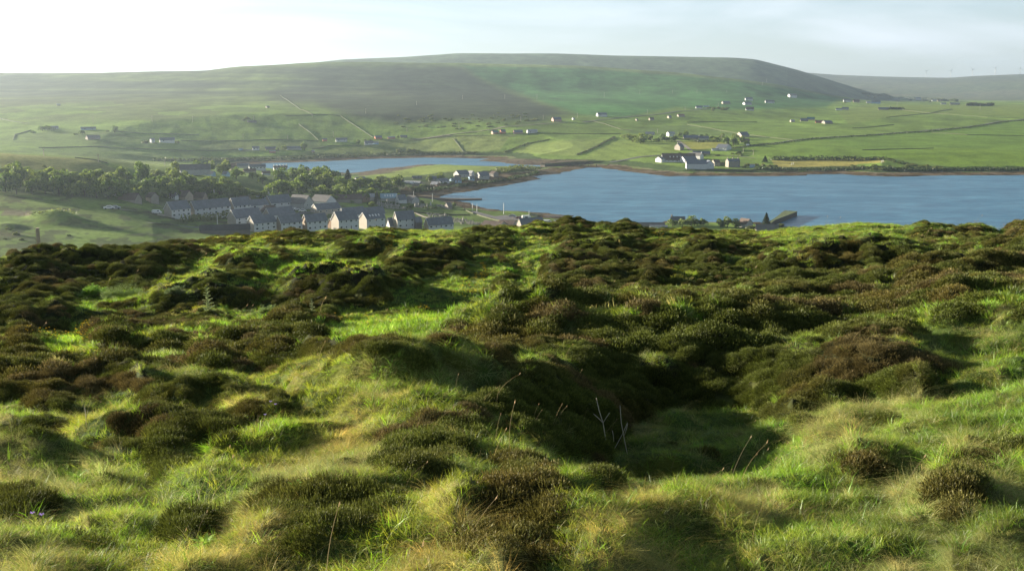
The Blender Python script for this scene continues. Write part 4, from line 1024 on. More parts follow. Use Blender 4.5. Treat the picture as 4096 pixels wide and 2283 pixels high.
# shore road houses, left to right
SH = [('slate-roofed house with grey gable nearest the tall conifer', 1430,735,36,16,13,11,30,'grey','slate'), ('white house with bright pointed gable beside the first shore house', 1466,737,30,12,10,10,-40,'cream','brown'),
 ('pink-roofed cottage glimpsed between round trees', 1358,736,36,12,6,6,6,'pink','pale'), ('slate roof behind the big round tree by the spit field', 1538,722,34,12,6,7,-20,'stone','slate'),
 ('long brown-roofed bungalow with a white van parked outside', 1612,730,78,14,7,9,-8,'grey','brown'), ('dark low roof behind the long brown bungalow', 1650,715,36,10,5,5,4,'stone','slate'),
 ('pale-roofed bungalow on the shore side of the long brown one', 1676,742,62,18,8,7,-24,'stone','pale'), ('timber garage with white doors on the shore lane', 1748,746,26,14,8,9,-40,'timber','slate'),
 ('dark hipped house on the edge of the spit field', 1716,724,30,14,9,9,8,'grey','slate'), ('low white-gabled bungalow first of the bright shore pair', 1760,734,38,20,9,9,30,'white','slate'),
 ('bright blue-white bungalow second of the shore pair', 1812,731,34,16,9,9,32,'blue','slate'), ('large slate-roofed house highest in the shore group', 1836,710,42,22,12,14,30,'grey','slate'),
 ('white-gabled house behind the large slate-roofed one', 1886,706,16,12,12,9,-40,'white','pale'), ('small light blue house with a round bush in front', 1880,722,18,10,9,7,20,'blue','slate'),
 ('grey-gabled house with dark roof last but one on the shore', 1922,716,36,20,12,14,30,'grey','slate'), ('brown-roofed house with twin gables last on the shore road', 1974,708,16,20,13,8,-42,'stone','brown'),
 ('small dark-roofed cottage by the road bend', 1820,716,22,10,7,7,10,'stone','brown')]
for q, (lb, px_, py_, lo, ga, ea, ri, yw, wc, rc) in enumerate(SH):
    hpx('shore_house', lb, px_, py_, lo, ga, ea, ri, yw, wall=wc, roof=rc, wins=3 if lo > 25 else 2, group='houses along the shore road', door=lo > 30, rmin=500)
# lower right shore
hpx('cottage', 'dark-roofed cottage with white chimney behind the round green trees', 2684,892,54,16,12,12,8, wall='stone', roof='slate', chim=1, rmin=330)
hpx('cottage', 'pale blue-gabled cottage with brown roof near the pier', 2984,912,32,26,16,17,-42, wall='grey', roof='brown', rmin=330)
hpx('byre', 'grey stone byre roof in front of the pier conifer', 3025,925,84,20,10,16,6, wall='stone', roof='grey', cat='barn', rmin=330)
hpx('sea_store', 'long low grey store along the shore below the moor', 2536,906,120,14,8,7,4, wall='stone', roof='grey', cat='store', rmin=330)
hpx('shed', 'flat white-roofed shed right of the low grey store', 2600,912,68,12,7,3,3, wall='white', roof='pale', cat='shed', rmin=330)
hpx('mausoleum', 'small grey stone chapel house with steep roof among the graves', 1793,838,16,16,11,15,34, wall='stone', roof='grey', cat='chapel')

# ------------------------------------------------------------------ far shore and valley side
hpx('sailing_club', 'long white barn with dark roof standing on the far waterline', 2746,676,78,32,20,14,7, wall='white', roof='blue', cat='barn', rmin=500, gwin=0)
hpx('barn_end', 'white gable-ended wing at the right end of the waterline barn', 2825,676,12,30,18,14,-62, wall='white', roof='blue', cat='barn', rmin=500, gwin=1)
hpx('school', 'wide low white school with brown-grey roof and skylights by the bay', 2650,650,130,40,10,24,8, wall='white', roof='brown', wins=8, sky=6, cat='school', rmin=500)
hpx('school_wing', 'left white gabled wing of the bay school', 2645,651,22,24,13,9,40, wall='white', roof='slate', gwin=2, cat='school', rmin=500)
hpx('school_wing', 'middle white gabled wing of the bay school', 2740,653,48,22,13,12,30, wall='white', roof='slate', gwin=1, wins=4, cat='school', rmin=500)
hpx('school_wing', 'rear white wing of the school with tall right gable', 2800,640,50,14,16,10,-30, wall='white', roof='grey', chim=1, cat='school', rmin=500)
hpx('store', 'square store with grey roof and dark doors right of the waterline barn', 2858,665,22,16,14,10,20, wall='stone', roof='brown', wins=2, cat='store', rmin=500)
hpx('stone_house', 'tall stone house with three chimneys at the far waterline', 2914,670,44,14,24,8,24, wall='stone', roof='slate', chim=3, wins=4, floors=2, cat='house', rmin=500)
hpx('kiosk', 'small pale blue hut by the waterline hedge', 3000,671,18,10,9,4,10, wall='blue', roof='pale', cat='hut', rmin=500)
hpx('cottage', 'stone cottage with stepped gable beside the lane', 2720,602,16,22,14,12,40, wall='stone', roof='slate', chim=1, rmin=500)
hpx('cottage', 'white gabled villa with dark roof and terrace right of the lane', 2905,604,40,26,12,12,-20, wall='white', roof='slate', wins=3, gwin=1, rmin=500)
hpx('garage', 'long white garage joined to the gabled villa', 2848,604,22,10,7,3,6, wall='white', roof='pale', rmin=500, cat='garage')
hpx('farm_shed', 'low dark farm sheds with one blue panel behind the school', 2772,620,66,18,7,7,4, wall='stone', roof='slate', cat='shed', rmin=500)
hpx('manor', 'long two-storey stone house with slate roof among trees', 2734,560,58,14,10,8,6, wall='stone', roof='blue', wins=5, floors=2, cat='house', rmin=500)
hpx('cottage', 'lower grey wing with bright white chimney gable right of the long stone house', 2796,560,38,10,8,6,8, wall='grey', roof='slate', chim=1, rmin=500)
hpx('cottage', 'small white house with pale roof among the trees of the far wood', 2676,547,24,14,12,6,20, wall='white', roof='pale', wins=2, rmin=500)
hpx('cottage', 'blue-grey roofed house in the left part of the far wood', 2616,542,34,12,6,7,-10, wall='grey', roof='blue', rmin=500)
hpx('cottage', 'slate-roofed house with grey gable at the right end of the far wood', 2966,549,30,20,8,11,28, wall='cream', roof='slate', rmin=500)
hpx('ruin', 'weathered stone outhouse below the right-hand wood house', 2962,570,34,14,6,8,10, wall='stone', roof='brown', cat='house', rmin=500)
FARMS = [  # label, px, py, long, gable, eave, rise, yaw, wall, roof
 ('dark-roofed stone house with a white antenna wall above the inner fields', 1972,538,22,8,8,6,26,'pink','teal'), ('red-gabled house second in the roadside farm', 2005,536,18,8,9,8,28,'red','slate'),
 ('blue-grey shed with pink gable in the roadside farm', 2057,537,34,6,8,8,20,'pink','blue'), ('long pale steel shed at the right end of the roadside farm', 2112,535,38,8,9,7,20,'white','pale'),
 ('pink-gabled cottage by itself under the dark hill', 2214,487,32,10,9,8,22,'pink','slate'), ('tiny white shed with a mast beside it', 2292,480,8,5,6,2,20,'white','pale'),
 ('white-fronted house with slate roof on the bend below the green shoulder', 2392,467,36,10,8,7,20,'white','slate'), ('tiny stone hut at the left end of the ruined steading', 2547,484,6,5,5,3,30,'stone','grey'),
 ('ruined steading with bare stone gables', 2600,482,16,6,6,5,30,'stone','brown'), ('stone cottage gable right of the ruined steading', 2676,474,10,8,6,5,34,'cream','slate'),
 ('red-roofed long cottage on the hillside road', 2714,468,24,8,5,5,20,'cream','red'), ('white bungalow on the shoulder road with pale wall', 2784,434,24,8,5,5,12,'white','blue'),
 ('pale blue long shed right of the shoulder bungalow', 2812,428,24,6,3,2,4,'blue','pale'), ('cream-gabled house on the upper hillside', 2892,416,28,8,5,5,20,'cream','slate'),
 ('white house with arched centre gable highest of the hillside group', 2982,402,28,10,6,5,14,'white','slate'), ('white-gabled cottage below the arched house', 2980,420,26,10,5,6,26,'white','slate'),
 ('brown-roofed white bungalow lowest of the hillside group', 2984,442,30,10,5,8,8,'white','brown'), ('grey-roofed house with white gable right of the hillside group', 3062,412,34,10,5,6,14,'white','grey'),
 ('lone white house high on the green shoulder', 3160,390,26,10,8,5,24,'white','grey'), ('pale cottage at the left end of the valley farm', 3164,489,14,6,5,4,20,'cream','pale'),
 ('blue-roofed shed in the middle of the valley farm', 3228,480,28,8,4,6,6,'pink','teal'), ('slate byre left of the blue-roofed shed', 3202,486,28,8,5,6,10,'stone','slate'),
 ('red stone byre in front of the valley farm', 3262,492,30,8,4,5,8,'red','red'), ('grey-gabled barn at the right end of the valley farm', 3300,496,28,14,6,6,24,'stone','slate'),
 ('white house pair under the dark far slope', 3374,408,26,8,6,5,10,'white','grey'), ('tan house right of the white pair under the dark slope', 3414,410,22,8,5,6,10,'tan','brown'),
 ('pale cottage with garden wall left of the slate group', 3466,413,18,6,4,3,10,'white','pale'), ('slate-roofed house in the group under the far slope', 3486,414,32,8,5,5,8,'blue','slate'),
 ('white house with long terrace on the middle slope', 3344,441,22,6,4,3,8,'white','slate'), ('pale gabled house beside the long-terraced one', 3368,440,24,8,5,5,8,'grey','slate'),
 ('stone barn left of the dark bushes on the flat ridge', 3514,440,36,8,4,5,8,'stone','slate'), ('bright white cottage in front of the far tree line', 3664,400,18,8,5,5,10,'white','slate'),
 ('white-roofed shed in the far farm', 3728,406,16,6,3,3,10,'white','pale'), ('tan farmhouse beside the white-roofed shed', 3750,407,16,6,4,4,10,'tan','brown'),
 ('dark barn with pale door left of the far shelter belt', 3800,420,34,8,4,4,6,'cream','slate'), ('low white bungalow on the far plain edge', 3764,418,18,5,3,3,6,'white','slate'),
 ('red-brown shed in front of the far shelter belt', 3884,418,20,6,4,3,6,'red','brown'),
 # left valley side
 ('white two-storey house with dark roof above the lagoon', 1010,602,26,4,10,5,8,'white','slate'), ('small turquoise-white hut left of the white lagoon house', 956,602,16,5,6,2,6,'blue','pale'),
 ('low dark garage right of the white lagoon house', 1062,600,40,8,6,5,4,'stone','slate'), ('white-roofed carport in front of the lagoon house', 1078,612,24,10,6,2,6,'red','pale'),
 ('long slate cottage behind two round trees', 1146,600,58,10,7,6,6,'grey','slate'), ('tiny pink shed by the lagoon track', 1250,611,8,6,6,3,20,'pink','pale'),
 ('small red shed with white door left of the long white cottage', 1292,566,16,6,8,4,10,'red','slate'), ('long white cottage with two pale gables', 1344,568,44,8,9,6,8,'white','slate'),
 ('slate-roofed house with white gable and garden wall', 1460,581,32,8,9,7,14,'white','slate'), ('grey blue shed beside the slate-roofed house', 1494,578,20,6,6,4,10,'blue','pale'),
 ('red-gabled cottage above the slate-roofed house', 1502,557,26,8,6,7,16,'red','slate'), ('red-walled byre with pale roof on the upper lane', 1552,556,28,6,6,3,8,'red','pale'),
 ('dark low cottage at the end of the upper lane', 1602,551,26,6,5,4,6,'stone','slate'), ('white gable end with lower shed in the left farm', 606,572,12,4,12,5,30,'white','slate'),
 ('long slate farmhouse with bright white gable', 640,570,54,5,10,7,14,'white','slate'), ('slate cottage with white chimneys in the hazy left trees', 324,521,52,6,6,5,6,'blue','slate'),
 ('hazy cottage with white gable left of the tree clump', 188,518,40,6,6,5,20,'white','slate'), ('grey barn below the hazy tree clump', 352,560,44,10,7,9,24,'stone','grey'),
 ('row of small ruined gables on the upper left pasture', 990,490,34,5,3,3,10,'stone','grey'), ('lone roofless gable high on the left slope', 1068,432,10,4,3,4,30,'stone','grey'),
 ('tiny bright croft high on the far left slope', 228,424,12,4,4,3,10,'cream','pale')]
for (lb, px_, py_, lo, ga, ea, ri, yw, wc, rc) in FARMS:
    hpx('farmhouse' if wc in ('white', 'cream', 'tan', 'blue') else 'farm_building', lb, px_, py_, lo, max(ga, 6), ea, ri, yw, wall=wc, roof=rc, wins=2 if lo > 24 and wc in ('white', 'blue', 'cream') else 0, group='scattered crofts and farm buildings in the valley', cat='farmhouse' if wc in ('white', 'cream', 'tan', 'blue') else 'farm building', rmin=800, plinth=1.5)

# ------------------------------------------------------------------ pier, causeway
ms = wm('stone')
def at_level(px, py, z):
    a = float(pix_az(px, py)); r = (EYE - z) / float(pix_tan(px, py)); return r * sin(a), r * cos(a)
def slab(name, label, cat, pts, ztop, zbot, mat, top=None):
    P = [at_level(px, py, ztop) for px, py in pts]; n_ = len(P); V = [(x, y, zbot) for x, y in P] + [(x, y, ztop) for x, y in P]
    area = sum(P[i][0] * P[(i+1) % n_][1] - P[(i+1) % n_][0] * P[i][1] for i in range(n_))
    F = [(k, (k+1) % n_, n_ + (k+1) % n_, n_ + k) for k in range(n_)]
    if area < 0: F = [tuple(reversed(f)) for f in F]
    e = empty(name, (P[0][0], P[0][1], zbot)); tag(e, label, cat)
    o = obj('masonry', new_mesh('masonry', V, F, [mat]), e); o.location = (-P[0][0], -P[0][1], -zbot)
    tf = tuple(range(n_, 2 * n_)); tf = tf if area > 0 else tuple(reversed(tf))
    t_ = obj('deck', new_mesh('deck', [(x, y, ztop) for x, y in P], [tuple(i - n_ for i in tf)], [top or mat]), e); t_.location = o.location
    return e, P
slab('slipway', 'narrow dark rock spit pointing into the west end of the bay', 'slipway', [(1700,792),(1745,790),(1850,792),(1928,793),(1925,796),(1850,798),(1745,798),(1700,798)], .9, -3, paint('weedy_rock', (.05, .04, .03), .9, .5, .6))
slab('slipway', 'dark stone slipway below the shore green car park', 'slipway', [(2100,852),(2160,855),(2230,861),(2286,864),(2270,868),(2200,868),(2120,860)], .9, -3, paint('weedy_rock', (.05, .04, .03), .9, .5, .6))
GRASSY = paint('turf_top', (.10, .135, .045), .95, .5, .4)
pe, PP = slab('stone_pier', 'old stone pier with grassy top running out into the bay', 'pier', [(3035,902),(3090,878),(3118,858),(3126,850),(3140,842),(3186,845),(3189,846),(3100,880),(3085,892)], 3.0, -3, paint('pier_stone', (.10, .085, .065), .9, .5, .8), GRASSY)
for q in range(2):
    a_, b_ = PP[4 + q], PP[5 + q]
e = empty('stone_bridge', (*at_level(2225, 664, 0), 0)); tag(e, 'low dark stone causeway bridge between the lagoon and the bay', 'bridge')
bp = [at_level(px, py, 3.0) for px, py in ((2170,660),(2225,656),(2290,651),(2345,648),(2400,647),(2450,645))]
mb = MB(); 
for (ax, ay), (bx, by) in zip(bp, bp[1:]):
    dx, dy = bx-ax, by-ay; dl = math.hypot(dx, dy); nx_, ny_ = -dy/dl*3.4, dx/dl*3.4
    mb.add([(ax-nx_, ay-ny_, -3), (bx-nx_, by-ny_, -3), (bx+nx_, by+ny_, -3), (ax+nx_, ay+ny_, -3), (ax-nx_, ay-ny_, 3), (bx-nx_, by-ny_, 3), (bx+nx_, by+ny_, 3), (ax+nx_, ay+ny_, 3)], BF)
o = mb.build('masonry', paint('bridge_stone', (.10, .09, .075), .9, .4, .8), e); o.location = -e.location
for sgn in (-1, 1):
    mb = MB()
    for (ax, ay), (bx, by) in zip(bp, bp[1:]):
        dx, dy = bx-ax, by-ay; dl = math.hypot(dx, dy); nx_, ny_ = -dy/dl, dx/dl; a0, a1 = (3.0, 3.38) if sgn > 0 else (-3.38, -3.0)
        mb.add([(ax+nx_*a0, ay+ny_*a0, 3), (bx+nx_*a0, by+ny_*a0, 3), (bx+nx_*a1, by+ny_*a1, 3), (ax+nx_*a1, ay+ny_*a1, 3), (ax+nx_*a0, ay+ny_*a0, 3.9), (bx+nx_*a0, by+ny_*a0, 3.9), (bx+nx_*a1, by+ny_*a1, 3.9), (ax+nx_*a1, ay+ny_*a1, 3.9)], BF)
    o = mb.build('parapet', STONE, e); o.location = -e.location
mb = MB()
for px_ in (2290, 2318, 2352, 2385):
    x_, y_ = at_level(px_, 667, .2); a = atan2(x_, y_); d_ = -3.9
    mb.box(x_ - .5, x_ + .5, y_ - 1.2, y_ + .6, -1.5, 2.6)
o = mb.build('buttress', STONE, e); o.location = -e.location

# ------------------------------------------------------------------ roads
road('grey road running from the causeway up the right bank', [(2440,650),(2500,640),(2560,628),(2640,622)], 6, 500)
road('long straight road crossing the right-hand pasture', [(2925,592),(3010,582),(3100,573),(3158,564),(3255,553),(3467,541),(3661,527),(3873,508),(4009,485),(4110,477)], 7, 900)
road('hillside road under the green shoulder', [(2330,490),(2400,480),(2500,470),(2655,455),(2770,442),(2830,435)], 5, 900)
road('pale lane curving along the foot of the dark hill', [(1640,560),(1800,539),(1971,519),(2080,503),(2197,494),(2260,491)], 4.5, 900, TRACK)
road('lower farm lane below the roadside farm', [(1650,558),(1800,545),(1971,542),(2060,545)], 4, 900, TRACK)
road('lane from the wood down past the stone cottage', [(2708,562),(2735,580),(2758,598),(2772,604)], 4.5, 500, TRACK)
road('coast road past the cemetery wall', [(1885,846),(1930,858),(1985,872),(2030,884),(2060,892)], 6, 500)
o = road('grey tarmac car park on the shore green', [(1985,866),(2040,872),(2110,880)], 16, 500, None, 'car_park_tarmac'); 
road('tarred track across the left meadow', [(588,895),(700,902),(800,912),(870,918)], 3.5, 330)
road('village street between the estate rows', [(1180,858),(1240,850),(1300,850)], 8, 400)
road('pale gravel track below the gabled villa', [(2850,624),(2950,625),(3020,634)], 3.5, 500, TRACK)
road('gravel yard track at the left meadow gate', [(440,835),(540,846),(620,858),(660,862)], 4, 330, TRACK)
# ------------------------------------------------------------------ field walls and hedges
WL = [('drystone wall climbing diagonally up the left hillside', [(1121,382),(1199,437),(1249,460)]), ('long drystone wall falling from the dyke corner to the red cottages', [(1362,464),(1436,514),(1494,551)]),
 ('level hill dyke above the left pastures', [(1141,466),(1249,460),(1310,459),(1362,464)]), ('dark field wall running down to the small red shed', [(1195,497),(1249,538),(1273,561)]),
 ('straight wall behind the lagoon farm', [(722,563),(900,565),(1273,564)]), ('low wall left of the turquoise hut', [(155,592),(466,592),(951,597)]),
 ('dark wall running down to the inner shore', [(1812,555),(1835,582),(1856,611)]), ('wall along the upper left lane', [(458,527),(582,535),(796,539)]),
 ('wall dropping from the haze at the far left edge', [(54,561),(60,540),(124,522)]), ('wall beside the hazy far-left pasture', [(0,476),(60,488),(116,495)]),
 ('low wall between the lagoon farm and the round-tree cottage', [(1249,596),(1319,584),(1443,583)]), ('straight wall across the central pasture', [(2210,534),(2340,536),(2483,536)]),
 ('pale wall falling from the bend to the far wood', [(2368,485),(2421,497),(2483,518),(2530,523)]), ('thin wall along the foot of the hillside group', [(2748,490),(2842,488),(3028,489)]),
 ('long thin wall slanting across the upper right pasture', [(2748,499),(2842,514),(2966,536),(3171,561)]), ('sunlit pale wall at the right side of the mown field', [(2888,566),(2905,575),(2918,585)]),
 ('wall rising to the far farm across the pasture', [(3545,471),(3634,462),(3719,454),(3808,437)]), ('wall sloping down to the right edge of the pasture', [(3603,440),(3719,453),(3951,469),(4100,475)]),
 ('short wall right of the valley farm', [(3409,514),(3500,508),(3576,500)]), ('isolated wall in the middle of the near right field', [(3448,602),(3600,597),(3734,594)]),
 ('double wall below the long straight road', [(3726,531),(3870,540),(4028,543),(4110,545)]), ('sea wall below the waterline gardens', [(2880,684),(3000,683),(3132,681)]),
 ('cemetery wall facing the coast road', [(1855,838),(1882,852),(1893,856)]), ('low cemetery wall above the lower graves', [(1650,850),(1700,855),(1760,858),(1880,862)]),
 ('roadside wall of the lower graveyard', [(1908,860),(1945,872),(1990,884),(2040,896)]), ('garden wall left of the estate', [(640,868),(670,872),(700,880)]),
 ('wall along the shore road gardens', [(1640,755),(1740,752),(1830,738),(1960,722)]), ('wall on the crest of the left meadow', [(300,632),(380,642),(430,662)])]
for lb, pts in WL: wall(lb, pts, .75, .4, rmin=500 if pts[0][1] > 640 else 800)
wall('pale path wall across the cemetery lawn', [(1655,850),(1700,868),(1760,884)], .25, 1.4, rmin=400, mat=TRACK)
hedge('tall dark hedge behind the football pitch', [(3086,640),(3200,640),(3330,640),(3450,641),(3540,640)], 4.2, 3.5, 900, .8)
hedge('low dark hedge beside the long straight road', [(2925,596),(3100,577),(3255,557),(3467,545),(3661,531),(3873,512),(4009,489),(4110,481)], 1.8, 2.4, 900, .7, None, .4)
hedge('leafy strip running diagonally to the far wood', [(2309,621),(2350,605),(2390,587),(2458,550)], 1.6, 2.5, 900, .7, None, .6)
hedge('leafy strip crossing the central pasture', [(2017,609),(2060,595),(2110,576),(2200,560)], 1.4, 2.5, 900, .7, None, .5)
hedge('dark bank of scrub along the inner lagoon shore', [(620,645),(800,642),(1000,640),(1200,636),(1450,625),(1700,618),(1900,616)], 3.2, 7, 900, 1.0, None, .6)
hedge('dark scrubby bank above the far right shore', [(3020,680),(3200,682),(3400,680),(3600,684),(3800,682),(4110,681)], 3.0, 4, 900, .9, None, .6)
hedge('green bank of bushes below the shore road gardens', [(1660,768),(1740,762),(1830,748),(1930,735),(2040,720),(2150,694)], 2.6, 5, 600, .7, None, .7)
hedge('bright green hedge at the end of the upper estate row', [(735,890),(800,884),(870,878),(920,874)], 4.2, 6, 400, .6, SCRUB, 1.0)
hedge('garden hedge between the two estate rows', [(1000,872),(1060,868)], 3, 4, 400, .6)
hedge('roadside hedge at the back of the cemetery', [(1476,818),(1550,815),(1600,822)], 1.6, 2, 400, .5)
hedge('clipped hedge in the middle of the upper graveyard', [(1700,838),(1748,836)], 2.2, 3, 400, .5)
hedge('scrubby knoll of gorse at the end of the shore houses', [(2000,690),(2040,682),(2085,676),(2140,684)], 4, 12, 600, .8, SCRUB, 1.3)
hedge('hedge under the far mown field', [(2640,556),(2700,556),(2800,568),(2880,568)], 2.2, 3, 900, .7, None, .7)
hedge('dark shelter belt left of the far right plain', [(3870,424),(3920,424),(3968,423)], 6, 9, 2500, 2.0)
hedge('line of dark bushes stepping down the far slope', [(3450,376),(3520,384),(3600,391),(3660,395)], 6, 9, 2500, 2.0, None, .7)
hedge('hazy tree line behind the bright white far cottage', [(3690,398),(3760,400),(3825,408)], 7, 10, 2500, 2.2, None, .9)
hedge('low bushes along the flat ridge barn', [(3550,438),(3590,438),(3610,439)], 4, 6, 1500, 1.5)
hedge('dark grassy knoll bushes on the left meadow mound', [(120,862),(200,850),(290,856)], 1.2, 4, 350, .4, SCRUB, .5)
# ------------------------------------------------------------------ trees
def conv(lst, ox, oy, s): return [(ox + a / s, oy + (b) / s + c / s * .80, c / s * 1.22) for a, b, c in lst]
def plant(lst, label, group, kind='round', hf=1.0, rmin=330):
    for px_, py_, w_ in lst: tree(px_, py_, w_, label, group, kind, hf * RNG.uniform(.85, 1.1), rmin)
front = [(x + RNG.uniform(-8, 8), 770 + x * .055 + RNG.uniform(-3, 3), RNG.uniform(62, 86)) for x in range(-30, 560, 52)]
plant(front, 'round crown in the front row of the left wood beside the meadow', 'front row of the left wood', hf=1.3)
mid = [(x + RNG.uniform(-10, 10), 748 + x * .04 + RNG.uniform(-4, 4), RNG.uniform(62, 84)) for x in range(-20, 640, 50)]
plant(mid, 'wind-shaped tree in the shaded middle of the left wood', 'middle of the left wood', hf=1.3)
back = [(x + RNG.uniform(-8, 8), 725 + max(0, x - 300) * .05 + RNG.uniform(-3, 3), RNG.uniform(54, 80)) for x in range(-30, 760, 46)]
plant(back, 'sunlit treetop along the back edge of the left wood', 'back edge of the left wood', hf=1.25)
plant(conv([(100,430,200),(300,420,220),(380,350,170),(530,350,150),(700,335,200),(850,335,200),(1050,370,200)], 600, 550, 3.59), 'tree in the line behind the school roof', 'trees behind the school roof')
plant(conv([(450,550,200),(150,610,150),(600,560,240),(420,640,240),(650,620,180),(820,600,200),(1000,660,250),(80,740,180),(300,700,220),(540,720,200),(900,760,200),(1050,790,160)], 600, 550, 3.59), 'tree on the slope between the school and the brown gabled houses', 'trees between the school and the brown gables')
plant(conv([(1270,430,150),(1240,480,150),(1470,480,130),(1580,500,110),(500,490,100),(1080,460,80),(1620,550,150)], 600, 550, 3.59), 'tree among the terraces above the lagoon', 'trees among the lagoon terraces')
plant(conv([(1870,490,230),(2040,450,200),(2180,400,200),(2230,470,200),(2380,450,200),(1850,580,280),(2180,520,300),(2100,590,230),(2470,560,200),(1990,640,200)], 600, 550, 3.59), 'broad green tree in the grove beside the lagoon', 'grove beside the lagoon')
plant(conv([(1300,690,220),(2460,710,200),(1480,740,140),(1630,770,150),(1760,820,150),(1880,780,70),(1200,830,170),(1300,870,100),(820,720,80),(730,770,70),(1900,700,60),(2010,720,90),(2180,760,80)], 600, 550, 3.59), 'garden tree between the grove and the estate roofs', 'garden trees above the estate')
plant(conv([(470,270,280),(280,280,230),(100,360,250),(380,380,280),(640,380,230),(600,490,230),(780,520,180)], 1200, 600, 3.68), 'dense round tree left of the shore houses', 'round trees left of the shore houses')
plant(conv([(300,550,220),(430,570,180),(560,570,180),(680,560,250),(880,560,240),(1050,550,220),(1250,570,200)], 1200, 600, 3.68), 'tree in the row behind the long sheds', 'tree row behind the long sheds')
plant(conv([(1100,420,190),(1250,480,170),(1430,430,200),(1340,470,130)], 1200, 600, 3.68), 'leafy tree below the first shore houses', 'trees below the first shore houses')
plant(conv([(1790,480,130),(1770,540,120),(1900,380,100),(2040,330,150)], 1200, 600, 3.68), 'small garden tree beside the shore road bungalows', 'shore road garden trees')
for px_, py_, w_, lb in ((1590,790,28,'small round tree right of the glasshouse'),(1641,842,36,'round tree standing among the graves below the white house'),(1484,830,34,'bright green shrub left of the first headstones'),(1336,808,44,'tree in front of the long byre roof'),(1406,812,28,'copper-tinted shrub by the dark barn'),
   (1690,815,20,'low shrub in the upper grass by the obelisk'),(1817,828,22,'bush beside the grey chapel house'),(1822,702,24,'round tree behind the spit houses'),(1870,720,16,'small golden bush before the light blue house'),(1868,706,18,'bush between the two tallest shore houses')):
    tree(px_, py_, w_, lb, None, 'round', .95)
plant([(610 + 400 * ((q * .618) % 1), 752 + 44 * ((q * .37) % 1), 46 + 26 * ((q * .77) % 1)) for q in range(26)], 'garden tree on the shaded slope above the estate roofs', 'trees on the slope above the estate')
plant([(1180 + 420 * ((q * .618) % 1), 742 + 34 * ((q * .37) % 1), 42 + 26 * ((q * .77) % 1)) for q in range(16)], 'leafy tree between the grove and the long sheds', 'trees between the grove and the long sheds')
plant([(1640 + 300 * ((q * .618) % 1), 750 - 40 * ((q * .618) % 1) + 8 * ((q * .37) % 1), 18 + 12 * ((q * .77) % 1)) for q in range(14)], 'low garden bush between the shore road houses and the beach', 'garden bushes along the shore road', 'shrub')
tree(1392, 742, 56, 'ragged dark conifer at the lagoon corner above the round trees', None, 'conifer', 1.15)
tree(1508, 812, 34, 'dark cypress between the blue-grey shed and the glasshouse', None, 'conifer', 1.35)
tree(3064, 908, 46, 'wind-bent conifer in front of the pier', None, 'conifer', 1.25, 330)
tree(3060, 650, 28, 'dark spreading conifer above the waterline gardens', None, 'conifer', .95, 500)
plant(conv([(110,1130,60)], 0, 550, 3.19) + [(64,940,44),(22,958,20),(86,962,26)], 'small round bush alone on the left meadow', 'bushes on the left meadow', 'shrub', 1.2)
tree(176, 668, 24, 'single dark bush on the crest of the pale left field', None, 'shrub', 1.2)
tree(276, 945, 20, 'dark low bush in the meadow below the track', None, 'shrub', 1.2)
plant([(2690,905,46),(2730,906,62),(2765,904,66),(2790,902,44)], 'broad green tree in the clump before the dark-roofed cottage', 'clump before the dark-roofed cottage')
tree(2812, 904, 38, 'upright green tree right of the cottage clump', None, 'round', 1.5)
plant([(2880,908,44),(2910,908,50),(2945,910,50)], 'low green tree left of the pale blue gable', 'trees left of the pale blue gable')
plant([(3000,916,40),(3020,914,34),(3120,908,44),(3150,904,44),(3185,902,46)], 'bush on the shore around the pier root', 'bushes around the pier root', 'shrub', 1.1)
tree(2634, 898, 20, 'small bush on the low grey store', None, 'shrub', 1.0)
plant(conv([(340,90,120),(420,90,160),(520,110,160),(600,90,110),(640,120,90)], 2400, 500, 3.19), 'dark tree at the left end of the far wood', 'left end of the far wood', rmin=800)
plant(conv([(720,140,100),(790,140,90),(850,140,90),(960,150,80),(1020,100,70)], 2400, 500, 3.19), 'tree beside the small white house of the far wood', 'middle of the far wood', rmin=800)
plant(conv([(1100,95,80),(1180,100,70),(1290,115,60),(1350,130,60),(1420,130,70),(1560,110,90)], 2400, 500, 3.19), 'tree behind the long two-storey stone house', 'trees behind the long stone house', rmin=800)
plant(conv([(1620,150,120),(1700,180,110),(1730,100,100),(1800,150,90),(1880,200,80)], 2400, 500, 3.19), 'tree around the right end house of the far wood', 'right end of the far wood', rmin=800)
tree(2861, 566, 36, 'reddish tree in the middle of the far wood', None, 'round', 1.0, 800)
plant(conv([(1540,420,110),(1880,450,90),(1840,500,60),(1990,460,70),(2080,460,80),(2170,470,90),(2240,480,70)], 2400, 500, 3.19), 'bush in the gardens beside the tall stone house', 'gardens beside the tall stone house', 'shrub', 1.2, 500)
plant(conv([(1500,345,60),(1770,310,70),(1690,330,50),(1900,225,40),(1800,345,60),(1310,350,60),(1020,330,50),(1270,350,50)], 2400, 500, 3.19), 'shrub by the villa and the farm sheds', 'shrubs by the villa', 'shrub', 1.2, 500)
sc_ = []
for q in range(46):
    u_ = RNG.uniform(); sc_.append((3400 + 370 * u_ + RNG.normal(0, 8), 681 - RNG.uniform(0, 18) * (1 - u_ * .5), RNG.uniform(16, 32)))
for q in range(22):
    u_ = RNG.uniform(); sc_.append((3545 + 165 * u_, 642 + 28 * u_ + RNG.normal(0, 4), RNG.uniform(14, 26)))
plant(sc_, 'olive scrub bush on the bank right of the football pitch', 'scrub right of the football pitch', 'shrub', 1.0, 800)
sc_ = [(RNG.uniform(1580, 2110), 0, 0) for q in range(70)]
sc_ = [(a, 458 + RNG.uniform(0, 60) - max(0, (a - 1900)) * .12, RNG.uniform(14, 26)) for a, _, _ in sc_]
plant(sc_, 'thorn scrub on the lower slope of the dark hill', 'thorn scrub on the dark hill', 'shrub', .8, 1300)
